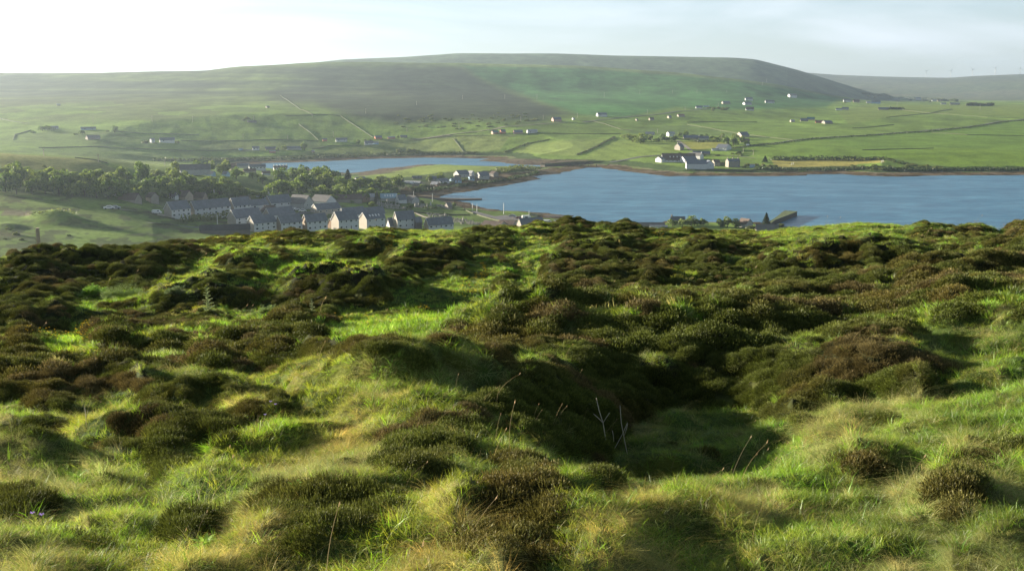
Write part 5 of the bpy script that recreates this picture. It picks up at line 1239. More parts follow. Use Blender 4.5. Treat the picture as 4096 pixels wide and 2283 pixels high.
plant([(2130 + RNG.uniform(-22, 22), 482 + RNG.uniform(-4, 4), 20) for q in range(7)], 'shrub in the small thicket left of the pink-gabled cottage', 'thicket left of the pink cottage', 'shrub', 1.0, 1300)
plant([(RNG.uniform(1590, 1675), 607 + RNG.uniform(-3, 3), RNG.uniform(20, 32)) for q in range(8)], 'bush in the grove on the far lagoon bank', 'grove on the lagoon bank', 'shrub', 1.3, 900)
plant([(2870 + RNG.uniform(-35, 40), 438 + RNG.uniform(-5, 5), 22) for q in range(9)], 'dark bush in the hillside thicket by the shoulder bungalow', 'hillside thicket', 'shrub', 1.0, 1300)
plant([(170,525,34),(190,522,40),(205,524,30),(135,535,24),(330,538,28),(305,542,22),(460,532,34),(430,530,22)], 'hazy tree by the far-left crofts', 'trees by the far-left crofts', 'round', .9, 900)
plant([(582,574,30),(620,575,16),(708,572,24)], 'bush beside the long slate farmhouse', 'bushes by the long farmhouse', 'shrub', 1.2, 900)
tree(1138, 600, 30, 'dark round tree left of the round-tree cottage', None, 'round', 1.1, 900); tree(1218, 602, 36, 'brown-green round tree right of the slate cottage', None, 'round', 1.1, 900)
plant([(1434,578,22),(1460,566,18),(1480,564,20),(1592,553,14),(1108,606,20)], 'small tree beside the crofts above the lagoon', 'small trees by the lagoon crofts', 'round', 1.0, 900)
plant([(3380,412,16),(3560,395,18),(3500,390,18),(3470,386,18),(3640,402,16),(3700,404,20),(3720,410,14)], 'hazy bush near the far slope houses', 'bushes near the far slope houses', 'shrub', 1.1, 2000)
plant([(990,478,26),(975,483,20)], 'bare pinkish thorn tree by the ruined gables', 'thorns by the ruined gables', 'shrub', 1.1, 900)
plant([(2790,642,20),(2960,620,22)], 'bush on the slope behind the school', 'bushes behind the school', 'shrub', 1.0, 800)

# ------------------------------------------------------------------ poles
WOOD = paint('grey_pole_wood', (.42, .37, .30), .9, .3, 1.0); STEEL = paint('pale_metal', (.60, .60, .57), .5, .15, 1.0)
def pole_mesh(hh, arms=True):
    m_ = MB(); m_.cyl(0, 0, -.8, hh, .22, .16, 7)
    if arms: m_.box(-1.0, 1.0, -.09, .09, hh - .75, hh - .55); [m_.cyl(q, 0, hh - .55, hh - .25, .07, .05, 6) for q in (-.9, 0, .9)]
    return m_
def pole(px, py, hpx_, label, group, rmin=800, name='utility_pole', arms=True, mat=None):
    x0, y0, z0 = ground_hit(px, py, rmin); s = FPX / math.hypot(x0, y0); hh = min(14, max(5, hpx_ / s))
    o = obj(name, None, None); bpy.data.objects.remove(o)
    e = empty(name, (x0, y0, z0), RNG.uniform(-.6, .6)); tag(e, label, 'pole', group)
    m_ = MB(); m_.cyl(0, 0, -.8, hh, .24, .17, 7); m_.build('pole', mat or WOOD, e)
    if arms:
        m2 = MB(); m2.box(-1.0, 1.0, -.10, .10, hh - .8, hh - .55); m2.build('crossarm', mat or WOOD, e)
PL = [('utility pole above the hazy left tree clump',373,494,24),('utility pole on the bare left slope',609,487,22),('leaning stay pole of the left slope',771,490,24),('utility pole beside the pink thorns',1015,485,22),
 ('utility pole at the hill dyke',1249,472,14),('utility pole left of the long white cottage',1334,548,20),('utility pole on the green slope above the lagoon farm',1151,557,16),('utility pole above the lane hut',973,555,18),
 ('utility pole on the dark hill, lowest of the climbing line',1463,455,20),('utility pole on the dark hill, second of the climbing line',1666,421,16),('utility pole on the dark hill near the edge of its dark moor',1850,398,16),
 ('utility pole by the upper lane end',1628,530,18),('utility pole in the thorn scrub',1836,515,26),('utility pole high at the heather edge',2019,396,16),('utility pole where heather meets green shoulder',2148,398,18),
 ('utility pole at the left of the lone pink cottage',2083,486,20),('utility pole beside the thicket',2173,479,18),('mast standing beside the tiny white shed',2310,472,20),('utility pole on the green shoulder, first',2417,391,20),
 ('utility pole on the green shoulder, second',2559,378,18),('utility pole on the green shoulder, third',2690,375,14),('utility pole on the green shoulder, fourth',2788,374,14),('utility pole on the green shoulder, fifth',2907,371,8),
 ('utility pole on the hillside road',2589,456,18),('utility pole near the shoulder bungalow',2740,440,14),('utility pole in the hillside thicket',2873,427,14),('utility pole under the shoulder ridge',3049,343,14),
 ('utility pole crowning the shoulder ridge',3066,330,14),('utility pole below the far slope group',3588,422,14),('utility pole behind the far wood',2630,532,16),('utility pole in front of the far wood',2885,560,20),
 ('utility pole on the right bank by the garden wall',3013,622,22),('utility pole standing in the right-hand pasture',2973,610,16),('utility pole at the far farm',3920,440,18),('utility pole by the flat plain',3838,420,18),
 ('utility pole left of the roadside farm',1995,519,12),('utility pole above the left crest field',394,648,26),('utility pole behind the meadow wall',660,664,24),('utility pole on the crest skyline',176,626,18)]
for lb, a, b, c in PL: pole(a, b, c, lb, 'utility poles across the valley', 600 if b > 600 else 900)
for lb, a, b, c in [('thin lamp post at the shore bend',1730,808,34),('tall white flagpole on the shore green',2015,856,44),('lamp post beside the cemetery wall',1908,846,26),('lamp post by the coast road bend',1890,842,28),('lamp post near the estate garages',870,897,18),
     ('lamp post behind the brown gabled houses',857,790,20),('street lamp in front of the blue gable',1655,792,26),('lamp post beside the white-fronted store',2240,912,32),('pole at the car park edge',2116,872,14)]:
    pole(a, b, c, lb, 'lamp posts and masts in the village', 400, 'lamp_post', False, STEEL)
# ------------------------------------------------------------------ cemetery
GRAVE = paint('headstone_stone', (.33, .31, .28), .85, .35, 1.0)
def stone_mesh(kind):
    m_ = MB()
    if kind == 0:
        pts = [(-.38, 0), (.38, 0), (.38, 1.0)] + [(.38 * cos(t), 1.0 + .28 * sin(t)) for t in np.linspace(.3, pi - .3, 6)] + [(-.38, 1.0)]
        n_ = len(pts); V = [(a, -.09, b - .2) for a, b in pts] + [(a, .09, b - .2) for a, b in pts]; m_.add(V, [tuple(range(n_)), tuple(range(2*n_-1, n_-1, -1))] + [(k, k + n_, (k+1) % n_ + n_, (k+1) % n_) for k in range(n_)])
    elif kind == 1: m_.box(-.45, .45, -.1, .1, -.2, 1.05); m_.box(-.55, .55, -.2, .2, -.2, .15)
    else: m_.box(-.5, .5, -.5, .5, -.2, .4); m_.box(-.35, .35, -.35, .35, .4, .8); m_.add([(-.25,-.25,.8),(.25,-.25,.8),(.25,.25,.8),(-.25,.25,.8),(0,0,2.5)], [(0,1,4),(1,2,4),(2,3,4),(3,0,4)])
    return new_mesh('headstone', m_.V, m_.F, [GRAVE])
GM = [stone_mesh(k) for k in range(3)]
def graves(rows, label, group, sc=1.0, mix=(.7, .25, .05)):
    for (xa_, ya_, xb_, yb_, n_) in rows:
        for q in range(n_):
            t = (q + .5) / n_; px_ = xa_ + (xb_ - xa_) * t + RNG.normal(0, 1.5); py_ = ya_ + (yb_ - ya_) * t + RNG.normal(0, .8)
            x0, y0, z0 = ground_hit(px_, py_, 400); k = int(RNG.choice(3, p=mix)); o = obj('headstone', GM[k], None, (x0, y0, z0), radians(35) + RNG.normal(0, .1)); s = sc * RNG.uniform(.85, 1.25); o.scale = (s, s, s)
            tag(o, label, 'headstone', group)
graves([(1508,818,1560,816,11),(1512,824,1600,826,15),(1540,832,1640,838,14)], 'old grey headstone crowded below the two-gabled white house', 'headstones below the two-gabled house', 1.25, (.6,.2,.2))
graves([(1655,820,1700,824,9),(1660,828,1712,834,9)], 'grey headstone between the round tree and the obelisk', 'headstones beside the obelisk', 1.25, (.6,.2,.2))
graves([(1746,824,1782,832,9)], 'sunlit white headstone in the short row left of the grey chapel house', 'sunlit row by the chapel', 1.3)
graves([(1705,858,1795,866,15),(1712,866,1796,873,13)], 'headstone in the two rows under the middle cemetery wall', 'rows under the middle cemetery wall', 1.0)
graves([(1800,876,1870,882,12),(1803,883,1895,889,14),(1812,889,1930,896,17),(1840,895,1938,901,14)], 'small dark headstone in the lowest four rows of the cemetery', 'lowest rows of the cemetery', 1.0)
x0, y0, z0 = ground_hit(1723, 826, 400)
e = empty('obelisk', (x0, y0, z0)); tag(e, 'tall white obelisk monument in the upper graveyard', 'monument')
MB().box(-.9, .9, -.9, .9, -.4, .6).box(-.65, .65, -.65, .65, .6, 1.1).build('pedestal', GRAVE, e)
m_ = MB().add([(-.38,-.38,1.1),(.38,-.38,1.1),(.38,.38,1.1),(-.38,.38,1.1),(-.24,-.24,3.6),(.24,-.24,3.6),(.24,.24,3.6),(-.24,.24,3.6),(0,0,4.0)], [(0,1,5,4),(1,2,6,5),(2,3,7,6),(3,0,4,7),(4,5,8),(5,6,8),(6,7,8),(7,4,8)]); m_.build('shaft', wm('white'), e)
# ------------------------------------------------------------------ vehicles
TYRE = paint('tyre', (.02, .02, .02), .9)
def car(px, py, yaw, col, label, kind='car', rmin=400, scale=1.0):
    x0, y0, z0 = ground_hit(px, py, rmin); e = empty({'car': 'parked_car', 'van': 'parked_van', 'camper': 'motorhome'}[kind], (x0, y0, z0 + .15), radians(yaw)); e.scale = (scale,) * 3
    tag(e, label, {'car': 'car', 'van': 'van', 'camper': 'motorhome'}[kind])
    cm = paint('car_paint_%d' % int(sum(col) * 100), col, .3, .06, 1, .0, .5)
    if kind == 'car': prof = [(-2.1,.35),(-2.15,.75),(-2.0,.95),(-1.2,1.0),(-.75,1.42),(.65,1.45),(1.3,.98),(2.0,.85),(2.15,.6),(2.1,.35)]; W_ = .85; gl = [(-1.05,1.02),(-.70,1.36),(.58,1.38),(1.08,1.0)]
    elif kind == 'van': prof = [(-2.4,.4),(-2.45,1.9),(-2.3,2.0),(1.2,2.0),(1.8,1.25),(2.35,1.05),(2.4,.4)]; W_ = .95; gl = [(.5,1.3),(.5,1.85),(1.15,1.85),(1.6,1.3)]
    else: prof = [(-3.2,.5),(-3.2,2.7),(-3.0,2.85),(1.6,2.85),(2.4,2.2),(2.4,1.5),(3.1,1.15),(3.2,.5)]; W_ = 1.1; gl = [(-1.5,1.5),(-1.5,2.2),(.3,2.2),(.3,1.5)]
    n_ = len(prof); V = [(a, -W_, b) for a, b in prof] + [(a, W_, b) for a, b in prof]
    MB().add(V, [tuple(range(n_)), tuple(range(2*n_-1, n_-1, -1))] + [(k, k + n_, (k+1) % n_ + n_, (k+1) % n_) for k in range(n_)]).build('body', cm, e)
    g_ = MB()
    for sg in (-1, 1):
        y = sg * (W_ + .012); F = [(0,1,2,3)] if sg > 0 else [(3,2,1,0)]; g_.add([(a, y, b) for a, b in gl], F)
    g_.build('side_window', GLASS, e)
    for wx in (-W_ * 1.6, W_ * 1.6):
        for sg in (-1, 1):
            w_ = MB(); V = [(wx + .33 * cos(2*pi*k/12), sg * (W_ - .12), .33 + .33 * sin(2*pi*k/12)) for k in range(12)] + [(wx + .33 * cos(2*pi*k/12), sg * (W_ + .06), .33 + .33 * sin(2*pi*k/12)) for k in range(12)]
            w_.add(V, [tuple(range(12)), tuple(range(23, 11, -1))] + [(k, k+12, (k+1) % 12 + 12, (k+1) % 12) for k in range(12)]); w_.build('wheel', TYRE, e)
    return e
car(2050, 869, -12, (.30,.32,.34), 'grey estate car parked at the back of the car park', scale=1.15)
car(2077, 876, -8, (.16,.05,.05), 'maroon car parked right of the grey estate car', scale=1.1)
car(2108, 880, 10, (.75,.75,.73), 'white motorhome parked beside the maroon car', 'camper')
car(2190, 896, 0, (.75,.75,.75), 'white boat-like van behind the stone house roof', 'van', scale=1.2)
car(437, 838, 20, (.75,.75,.75), 'white car by the meadow gate at the end of the wood', scale=1.3)
car(460, 838, 15, (.25,.28,.32), 'blue-grey car beside the white one at the meadow gate', scale=1.3)
car(1168, 843, 60, (.75,.75,.75), 'white car parked in front of the brown hall', scale=1.1)
car(1183, 842, 40, (.7,.7,.7), 'silver car beside the white one at the brown hall', scale=1.1)
car(1210, 848, 15, (.75,.75,.75), 'small white car parked alone on the estate street', scale=1.1)
car(628, 856, 0, (.7,.7,.68), 'white box trailer near the garden wall of the estate', 'van')
car(1651, 737, 0, (.7,.72,.75), 'white van outside the long brown bungalow', 'van', 500)
car(2993, 584, 10, (.7,.72,.75), 'white van on the long straight road below the right wood house', 'van', 800)
# football goals
def goal(px, py, yaw, label):
    x0, y0, z0 = ground_hit(px, py, 900); e = empty('football_goal', (x0, y0, z0), radians(yaw)); tag(e, label, 'goal', 'goals on the football pitch')
    for q in (-3.6, 3.6): MB().cyl(q, 0, -.1, 2.5, .14, .14, 6).build('post', FRAME, e)
    MB().box(-3.7, 3.7, -.12, .12, 2.4, 2.65).build('crossbar', FRAME, e)
    for q in (-3.6, 3.6): MB().tube([(q, 0, 2.45), (q, 1.8, 0)], [.08, .08], 5).build('stay', FRAME, e)
goal(3171, 660, 60, 'left white goal on the pale football pitch'); goal(3530, 651, 60, 'right white goal at the scrub end of the football pitch')
# wind turbines on the far skyline
TW = paint('turbine_white', (.50, .52, .54), .5, .05)
def turbine(px, ytop, ybase, lb, rot_):
    a = float(pix_az(px, ybase)); r, z = col_profile(a); k = int(np.argmin(np.abs(r - 9300))); rr, zz = r[k], z[k]; hh = (ybase - ytop) / FPX * rr
    e = empty('wind_turbine', (rr * sin(a), rr * cos(a), zz - 3), -a); tag(e, lb, 'wind turbine', 'wind turbines on the far ridge')
    MB().cyl(0, 0, 0, hh + 3, 1.9, 1.2, 8).build('tower', TW, e); MB().box(-1.8, 1.8, -4, 4, hh + 1.5, hh + 5).build('nacelle', TW, e)
    for q in range(3):
        t = rot_ + q * 2 * pi / 3; m_ = MB(); L_ = hh * .55; cx_, cz_ = cos(t), sin(t); m_.add([(-cz_*1.5, -4.6, hh+3+cx_*1.5), (cz_*1.5, -4.6, hh+3-cx_*1.5), (cx_*L_, -4.6, hh+3+cz_*L_), (-cz_*1.5, -4.2, hh+3+cx_*1.5), (cz_*1.5, -4.2, hh+3-cx_*1.5), (cx_*L_, -4.2, hh+3+cz_*L_)], [(0,1,2),(5,4,3),(0,3,4,1),(1,4,5,2),(2,5,3,0)])
        m_.build('blade', TW, e)
turbine(3703, 291, 314, 'leftmost wind turbine, standing lowest on the far ridge', .5); turbine(3802, 287, 311, 'second wind turbine from the left on the far ridge', 1.1)
turbine(3889, 281, 305, 'middle one of the five far wind turbines', .2); turbine(3980, 277, 302, 'second wind turbine from the right edge of the far ridge', .9); turbine(4080, 279, 299, 'wind turbine nearest the right edge of the photo', 1.6)

# ------------------------------------------------------------------ things on the moor itself
def fg_hit(px, py):
    x, y, _ = ground_hit(px, py, 2.0, True); z, _b = zsurf(np.array([x]), np.array([y])); return x, y, float(z[0])
x0, y0, z0 = fg_hit(160, 1046)
e = empty('fence_post', (x0, y0, z0)); tag(e, 'weathered square wooden post standing on the left crest', 'post')
d_ = math.hypot(x0, y0); zt_ = max(.7, EYE - d_ * float(pix_tan(160, 912)) - z0)
m_ = MB(); m_.add([(-.055,-.055,-.4),(.055,-.055,-.4),(.055,.055,-.4),(-.055,.055,-.4),(-.052,-.05,zt_*.5),(.06,-.052,zt_*.5),(.055,.05,zt_*.5),(-.055,.052,zt_*.5),(-.06,-.05,zt_),(.048,-.052,zt_+.01),(.05,.05,zt_+.02),(-.055,.052,zt_+.01)],
   [(3,2,1,0),(0,1,5,4),(1,2,6,5),(2,3,7,6),(3,0,4,7),(4,5,9,8),(5,6,10,9),(6,7,11,10),(7,4,8,11),(8,9,10,11)]); m_.build('post_shaft', paint('post_wood', (.50,.42,.30), .9, .3, 6), e)
THI = leaf_mat('thistle_leaf', (.10, .14, .06), (.34, .38, .20), .35, False, .03)
def thistle(px, pbase, ptop, label, seed, leaves=26, mat=None, spread=1.0):
    x0, y0, z0 = fg_hit(px, pbase); r_ = math.hypot(x0, y0); hh = r_ * (float(pix_tan(px, pbase)) - float(pix_tan(px, ptop))) * 1.0; rg = np.random.default_rng(seed)
    e = empty('thistle', (x0, y0, z0)); tag(e, label, 'thistle'); mat = mat or THI
    s_ = MB().tube([(0,0,-.05),(.01,0,hh*.5),(-.01,0,hh)], [.014,.011,.006], 6); me = new_mesh('stem', s_.V, s_.F, [mat]); obj('stem', me, e)
    V = []; F = []; bc = []
    for k in range(leaves):
        t = k / leaves; zz = hh * (.04 + .94 * t); a = k * 2.4; L_ = hh * .34 * spread * (1 - t * .75) * rg.uniform(.8, 1.2); d = np.array([cos(a), sin(a), .55]); d /= np.linalg.norm(d); sd_ = np.array([-sin(a), cos(a), 0])
        for q in range(7):
            u = q / 7; p = np.array([0, 0, zz]) + d * L_ * u - np.array([0, 0, .25 * L_ * u * u]); w = L_ * .16 * (1 - u) + .006
            for sgn in (-1, 1):
                k0 = len(V); V += [p, p + d * L_ * .16, p + sd_ * sgn * w * 1.6 + d * L_ * .14 + np.array([0, 0, .02])]; F.append((k0, k0+1, k0+2) if sgn > 0 else (k0, k0+2, k0+1)); bc += [.3, .7, 1]
    me = new_mesh('leaves', V, F, [mat]); at = me.attributes.new('bc', 'FLOAT', 'POINT'); at.data.foreach_set('value', np.asarray(bc, np.float32)); obj('foliage', me, e)
    hb = MB().cyl(0, 0, hh - .01, hh + .03, .012, .02, 8); obj('flower_head', new_mesh('flower_head', hb.V, hb.F, [mat]), e)
thistle(833, 1278, 1172, 'tall spiny pale thistle, the larger of the two standing above the heather', 1)
thistle(1250, 1305, 1238, 'smaller thistle with side arms right of the tall one', 2, 16)
thistle(1312, 1108, 1030, 'slender bright green thistle near the top of the slope', 3, 18, None, .6)
thistle(1468, 1175, 1138, 'short thistle between two dark heather mounds', 4, 10, None, .9)
NET = leaf_mat('nettle_leaf', (.09, .16, .04), (.27, .38, .13), .4, False, .03)
def leafy(px, py, wpx, hm, label, name, cat, mat, nst, seed, broad=1.0):
    x0, y0, z0 = fg_hit(px, py); r_ = math.hypot(x0, y0); w = wpx / FPX * r_ / 2; rg = np.random.default_rng(seed); V = []; F = []; bc = []
    for s in range(nst):
        ax_, ay_ = rg.uniform(-w, w), rg.normal(0, w * .25); hh = hm * rg.uniform(.6, 1.1) * (1 - .4 * abs(ax_) / w); lx, ly = rg.normal(0, .08), rg.normal(0, .08)
        for k in range(9):
            t = (k + 1) / 9; c = np.array([ax_ + lx * t, ay_ + ly * t, hh * t])
            for q in range(3):
                a = k * 1.57 + q * 2.1 + s; L_ = .10 * broad * (1.25 - t * .8) * rg.uniform(.8, 1.2); d = np.array([cos(a), sin(a), rg.uniform(-.1, .5)]); sd_ = np.array([-sin(a), cos(a), 0]); k0 = len(V)
                V += [c, c + d * L_ * .5 + sd_ * L_ * .26, c + d * L_, c + d * L_ * .5 - sd_ * L_ * .26]; F.append((k0, k0+1, k0+2, k0+3)); bc += [.2, .6, 1, .6]
    me = new_mesh(name, V, F, [mat]); at = me.attributes.new('bc', 'FLOAT', 'POINT'); at.data.foreach_set('value', np.asarray(bc, np.float32)); o = obj(name, me, None, (x0, y0, z0)); tag(o, label, cat); return o
leafy(490, 1210, 150, .42, 'pale leafy nettle patch in the heather left of the tall thistle', 'nettle_patch', 'nettles', NET, 60, 11)
DOCK = leaf_mat('dock_leaf', (.10, .22, .03), (.30, .48, .08), .5, False, .03)
leafy(372, 1205, 56, .40, 'bright green dock plant beside the nettle patch', 'dock_plant', 'plant', DOCK, 12, 12, 1.8)
leafy(1070, 1250, 60, .25, 'low bright fern tuft right of the tall thistle', 'fern', 'fern', NET, 16, 13, 1.2)
leafy(705, 1228, 50, .22, 'silvery low thistle rosette between nettles and tall thistle', 'thistle_rosette', 'plant', THI, 12, 14, 1.4)
def dock_big(px, py, wpx, label, seed, name='broad_leaved_plant'):
    x0, y0, z0 = fg_hit(px, py); rg = np.random.default_rng(seed); V = []; F = []; bc = []; w = wpx / FPX * math.hypot(x0, y0)
    for k in range(16):
        a = rg.uniform(0, 2*pi); L_ = w * rg.uniform(.35, .7); d = np.array([cos(a), sin(a), rg.uniform(.5, 1.3)]); d /= np.linalg.norm(d); sd_ = np.array([-sin(a), cos(a), 0]); k0 = len(V)
        for q in range(6):
            u = q / 5; p = d * L_ * u - np.array([0, 0, .35 * L_ * u * u]); ww = L_ * .11 * math.sin(pi * min(.97, u * .85 + .12)); V += [p - sd_ * ww, p + sd_ * ww]; bc += [.3 + .5 * u] * 2
            if q: F.append((k0 + 2*q - 2, k0 + 2*q - 1, k0 + 2*q + 1, k0 + 2*q))
    me = new_mesh(name, V, F, [DOCK]); at = me.attributes.new('bc', 'FLOAT', 'POINT'); at.data.foreach_set('value', np.asarray(bc, np.float32)); o = obj(name, me, None, (x0, y0, z0 + .02)); tag(o, label, 'plant')
dock_big(310, 1905, 110, 'dark green broad-leaved tuft on the pale tussocks at lower left', 21)
dock_big(1165, 1700, 110, 'bright green leaf tuft beside the violet flowers', 22)
dock_big(820, 2180, 130, 'bright low leaf tuft near the bottom edge', 23)
dock_big(1185, 2060, 80, 'small leafy sprout in front of the dark heather mound', 24)
DEAD = paint('dead_twig', (.62, .56, .44), .9, .3, 20)
def twig(label, pts, radii, forks):
    bx, by, bz = fg_hit(*pts[0]); r_ = math.hypot(bx, by)
    def P(px, py): a = float(pix_az(px, py)); return (r_ * sin(a) - bx, r_ * cos(a) - by, EYE - r_ * float(pix_tan(px, py)) - bz)
    base = P(*pts[0]); off = base[2]
    e = empty('dead_branch', (bx, by, bz)); tag(e, label, 'branch')
    Q = [P(*p) for p in pts]; Q[0] = (Q[0][0], Q[0][1], -.06); MB().tube(Q, radii, 6).build('stem', DEAD, e, True)
    for f in forks: MB().tube([P(*p) for p in f], [.0028 * (1 - .5 * k / len(f)) for k in range(len(f))], 5).build('side_twig', DEAD, e, True)
twig('bare forked dead stalk standing before the dark hollow', [(2432,1850),(2425,1770),(2412,1690),(2396,1640),(2385,1590)], [.0048,.0042,.0036,.0028,.0018], [[(2412,1690),(2428,1665),(2438,1650)],[(2412,1690),(2390,1668),(2375,1655)],[(2432,1845),(2460,1790),(2490,1735),(2510,1690)],[(2455,1765),(2453,1740),(2450,1722)]])
twig('thin dead stalk right of the forked one', [(2520,1850),(2500,1770),(2485,1690),(2480,1620)], [.004,.0034,.0028,.0018], [[(2497,1740),(2506,1715),(2510,1695)]])
twig('grey dead stalk on the left grass', [(342,1760),(346,1700),(342,1650),(338,1628)], [.003,.0026,.002,.0014], [[(344,1670),(350,1650),(352,1640)]])
VIO = leaf_mat('violet_petal', (.30, .22, .50), (.55, .42, .78), .35, False, .02)
for k_v, (px_, py_, lb) in enumerate(((132,2075,'pale violet flower at the lower left, the upper of two'),(171,2108,'pale violet flower at the lower left, the lower of two'),(1085,1668,'violet flower in the patch by the bright leaf tuft'),(1104,1672,'second violet flower touching the bright leaf tuft'),(1062,1688,'faint violet flower left of the bright leaf tuft'))):
    x0, y0, z0 = fg_hit(px_, py_ + 12); e = empty('violet_flower', (x0, y0, z0)); tag(e, lb, 'flower')
    MB().tube([(0,0,-.02),(.005,0,.05),(0,0,.09)], [.0015,.0013,.001], 5).build('stem', DOCK, e)
    f_ = MB()
    for q in range(5):
        a = q * 2 * pi / 5; f_.add([(0,0,.09),(.009*cos(a-.5),.009*sin(a-.5),.097),(.014*cos(a),.014*sin(a),.10),(.009*cos(a+.5),.009*sin(a+.5),.097)], [(0,1,2,3)])
    f_.build('petals', VIO, e)

def fence(label, pts, hh=1.2, rmin=400):
    P = drape(pts, rmin, 2.0); e = empty('garden_fence', P[0]); tag(e, label, 'fence'); pan = MB()
    for (a, b) in zip(P, P[1:]):
        pan.add([(a[0], a[1], a[2]+.1), (b[0], b[1], b[2]+.1), (b[0], b[1]+.06, b[2]+.1), (a[0], a[1]+.06, a[2]+.1), (a[0], a[1], a[2]+hh), (b[0], b[1], b[2]+hh), (b[0], b[1]+.06, b[2]+hh), (a[0], a[1]+.06, a[2]+hh)], BF)
    o = pan.build('fence_panel', wm('cream'), e); o.location = (-P[0][0], -P[0][1], -P[0][2])
    for q in P[::2]:
        o = MB().box(q[0]-.07, q[0]+.07, q[1]-.08, q[1]-.01, q[2]-.3, q[2]+hh+.15).build('post', WOOD, e); o.location = (-P[0][0], -P[0][1], -P[0][2])
fence('pale boarded fence at the left corner of the upper estate row', [(630,862),(660,868),(700,880)])
fence('white garden fence in front of the low slate-roofed house', [(1028,838),(1046,842),(1064,838)], 1.3)
fence('pale fence below the cream bungalow by the parked cars', [(1276,860),(1310,862)], 1.1)
fence('white sunlit fence at the cottages above the lagoon', [(970,603),(1008,603)], 1.4, 900)
HAZE_D, HAZE_G, USE_HAZE = 7.2e-5, .60, True
SKY_STR, SUN_STR, EXPO = .124, 5.0, 2.0
SKY_GAMMA = .37
CLOUD_LO, CLOUD_HI, CLOUD_C = .0, 1.0, (1.42, 1.38, 1.32, 1)
# ------------------------------------------------------------------ haze, sky, sun, camera
n = NT('haze_air')
v = n.n('ShaderNodeVolumePrincipled', Density=HAZE_D, Anisotropy=HAZE_G); v.inputs['Color'].default_value = (.70, .86, 1.0, 1)
n.l(v.outputs[0], n.out.inputs['Volume'])
zb, zt = float(Z.min()) - 1.0, float(Z.max()) + 90
hx, y0, y1 = 12500, -60, 12100
hx2 = 12500
Vh = [(-hx, y0, zb), (hx, y0, zb), (hx, y1, zb), (-hx, y1, zb), (-hx, y0, zt), (hx, y0, zt), (hx, y1, zt), (-hx, y1, zt)]
Fh = [(3, 2, 1, 0), (4, 5, 6, 7), (0, 1, 5, 4), (1, 2, 6, 5), (2, 3, 7, 6), (3, 0, 4, 7)]
if USE_HAZE:
    hz_o = obj('haze', new_mesh('haze', Vh, Fh, [n.m])); tag(hz_o, 'pale evening haze filling the valley', 'haze', kind='stuff')

W = bpy.data.worlds.new('World'); SC.world = W; W.use_nodes = True
t = W.node_tree; t.nodes.clear()
out = t.nodes.new('ShaderNodeOutputWorld'); bg = t.nodes.new('ShaderNodeBackground'); bg.inputs['Strength'].default_value = SKY_STR
sky = t.nodes.new('ShaderNodeTexSky'); sky.sky_type = 'NISHITA'; sky.sun_disc = False
sky.sun_elevation = radians(SUN_EL); sky.sun_rotation = radians(SUN_AZ); sky.altitude = 0; sky.air_density = 1.0; sky.dust_density = .5; sky.ozone_density = 2.5
tc = t.nodes.new('ShaderNodeTexCoord')
sx = t.nodes.new('ShaderNodeSeparateXYZ'); t.links.new(tc.outputs['Generated'], sx.inputs[0])
mp = t.nodes.new('ShaderNodeMapping'); mp.inputs['Scale'].default_value = (1.0, 1.0, 7.0); mp.inputs['Rotation'].default_value = (radians(4), radians(3), 0); t.links.new(tc.outputs['Generated'], mp.inputs['Vector'])
nz = t.nodes.new('ShaderNodeTexNoise'); nz.inputs['Scale'].default_value = 2.2; nz.inputs['Detail'].default_value = 8; nz.inputs['Roughness'].default_value = .52; nz.inputs['Distortion'].default_value = .5
t.links.new(mp.outputs[0], nz.inputs['Vector'])
rp = t.nodes.new('ShaderNodeValToRGB'); rp.color_ramp.elements[0].position = .46; rp.color_ramp.elements[1].position = .66
rp.color_ramp.elements[0].color = (CLOUD_LO,) * 3 + (1,); rp.color_ramp.elements[1].color = (CLOUD_HI,) * 3 + (1,)
t.links.new(nz.outputs['Fac'], rp.inputs['Fac'])
gm = t.nodes.new('ShaderNodeGamma'); gm.inputs['Gamma'].default_value = SKY_GAMMA; t.links.new(sky.outputs[0], gm.inputs['Color'])
# thin high cloud takes the sky's own local brightness, without its blue
bw = t.nodes.new('ShaderNodeRGBToBW'); t.links.new(gm.outputs[0], bw.inputs[0])
cm = t.nodes.new('ShaderNodeMix'); cm.data_type = 'RGBA'; cm.blend_type = 'MULTIPLY'; cm.inputs[0].default_value = 1
t.links.new(bw.outputs[0], cm.inputs[6]); cm.inputs[7].default_value = CLOUD_C
mx = t.nodes.new('ShaderNodeMix'); mx.data_type = 'RGBA'
t.links.new(rp.outputs[0], mx.inputs[0]); t.links.new(gm.outputs[0], mx.inputs[6]); t.links.new(cm.outputs[2], mx.inputs[7])
tn = t.nodes.new('ShaderNodeMix'); tn.data_type = 'RGBA'; tn.blend_type = 'MULTIPLY'; tn.inputs[0].default_value = 1; tn.inputs[7].default_value = (.88, 1.0, 1.15, 1)
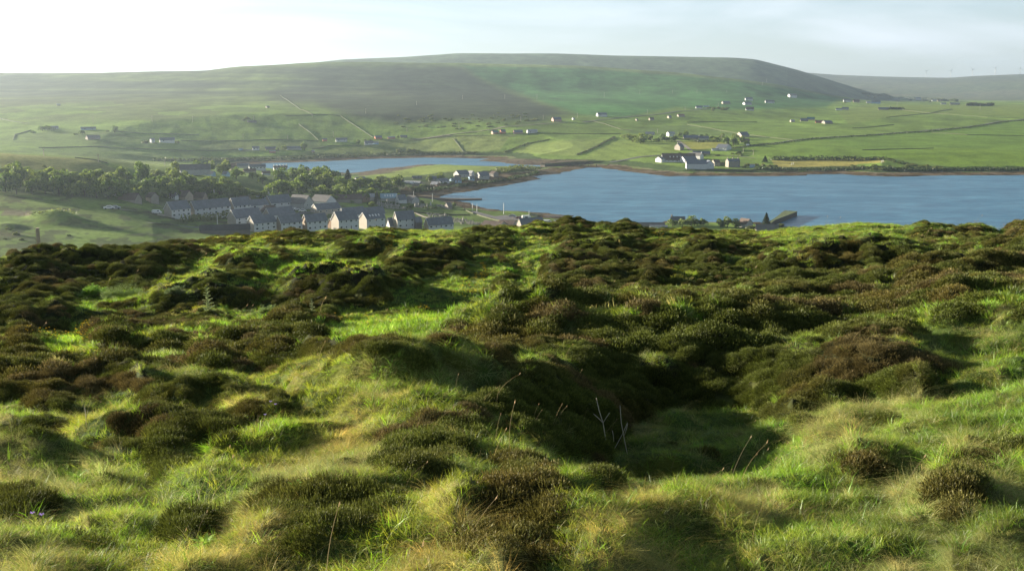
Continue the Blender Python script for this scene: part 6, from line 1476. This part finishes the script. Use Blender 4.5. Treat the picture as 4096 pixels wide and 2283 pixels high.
# the sky deepens towards the zenith
mr = t.nodes.new('ShaderNodeMapRange'); mr.interpolation_type = 'SMOOTHSTEP'; mr.inputs['From Min'].default_value = .16; mr.inputs['From Max'].default_value = .60; mr.inputs['To Min'].default_value = 1.0; mr.inputs['To Max'].default_value = .34
t.links.new(sx.outputs['Z'], mr.inputs['Value'])
zc = t.nodes.new('ShaderNodeMix'); zc.data_type = 'RGBA'; zc.blend_type = 'MULTIPLY'; zc.inputs[0].default_value = 1
t.links.new(mx.outputs[2], zc.inputs[6]); t.links.new(mr.outputs['Result'], zc.inputs[7])
t.links.new(zc.outputs[2], tn.inputs[6]); t.links.new(tn.outputs[2], bg.inputs['Color']); t.links.new(bg.outputs[0], out.inputs['Surface'])

sl = bpy.data.lights.new('sun', 'SUN'); sl.energy = SUN_STR; sl.angle = radians(.5); sl.color = (1.0, .88, .70)
so = bpy.data.objects.new('sun', sl); COL.objects.link(so)
so.rotation_euler = (radians(90 - SUN_EL), 0, radians(-SUN_AZ) + pi)
so.rotation_euler = (radians(90 - SUN_EL), 0, -radians(SUN_AZ) - pi)   # light comes from azimuth SUN_AZ
so.location = (-60, 30, 140)

cd = bpy.data.cameras.new('camera'); cam = bpy.data.objects.new('camera', cd); COL.objects.link(cam)
cd.sensor_width = 36; cd.lens = 36 * FPX / 4096; cd.clip_start = .1; cd.clip_end = 60000
cam.location = (0, 0, EYE); cam.rotation_euler = (pi / 2 - TH, 0, 0); SC.camera = cam
vs = SC.view_settings; vs.view_transform = 'Standard'; vs.look = 'None'; vs.gamma = 1; vs.exposure = EXPO; vs.use_curve_mapping = False
cy = SC.cycles; cy.use_denoising = True; cy.max_bounces = 5; cy.diffuse_bounces = 3; cy.glossy_bounces = 2; cy.transmission_bounces = 3; cy.transparent_max_bounces = 8; cy.volume_bounces = 0
cy.sample_clamp_indirect = 4; cy.use_adaptive_sampling = True; cy.adaptive_threshold = .006; cy.caustics_reflective = False; cy.caustics_refractive = False
SC.render.resolution_x, SC.render.resolution_y = 1024, 570
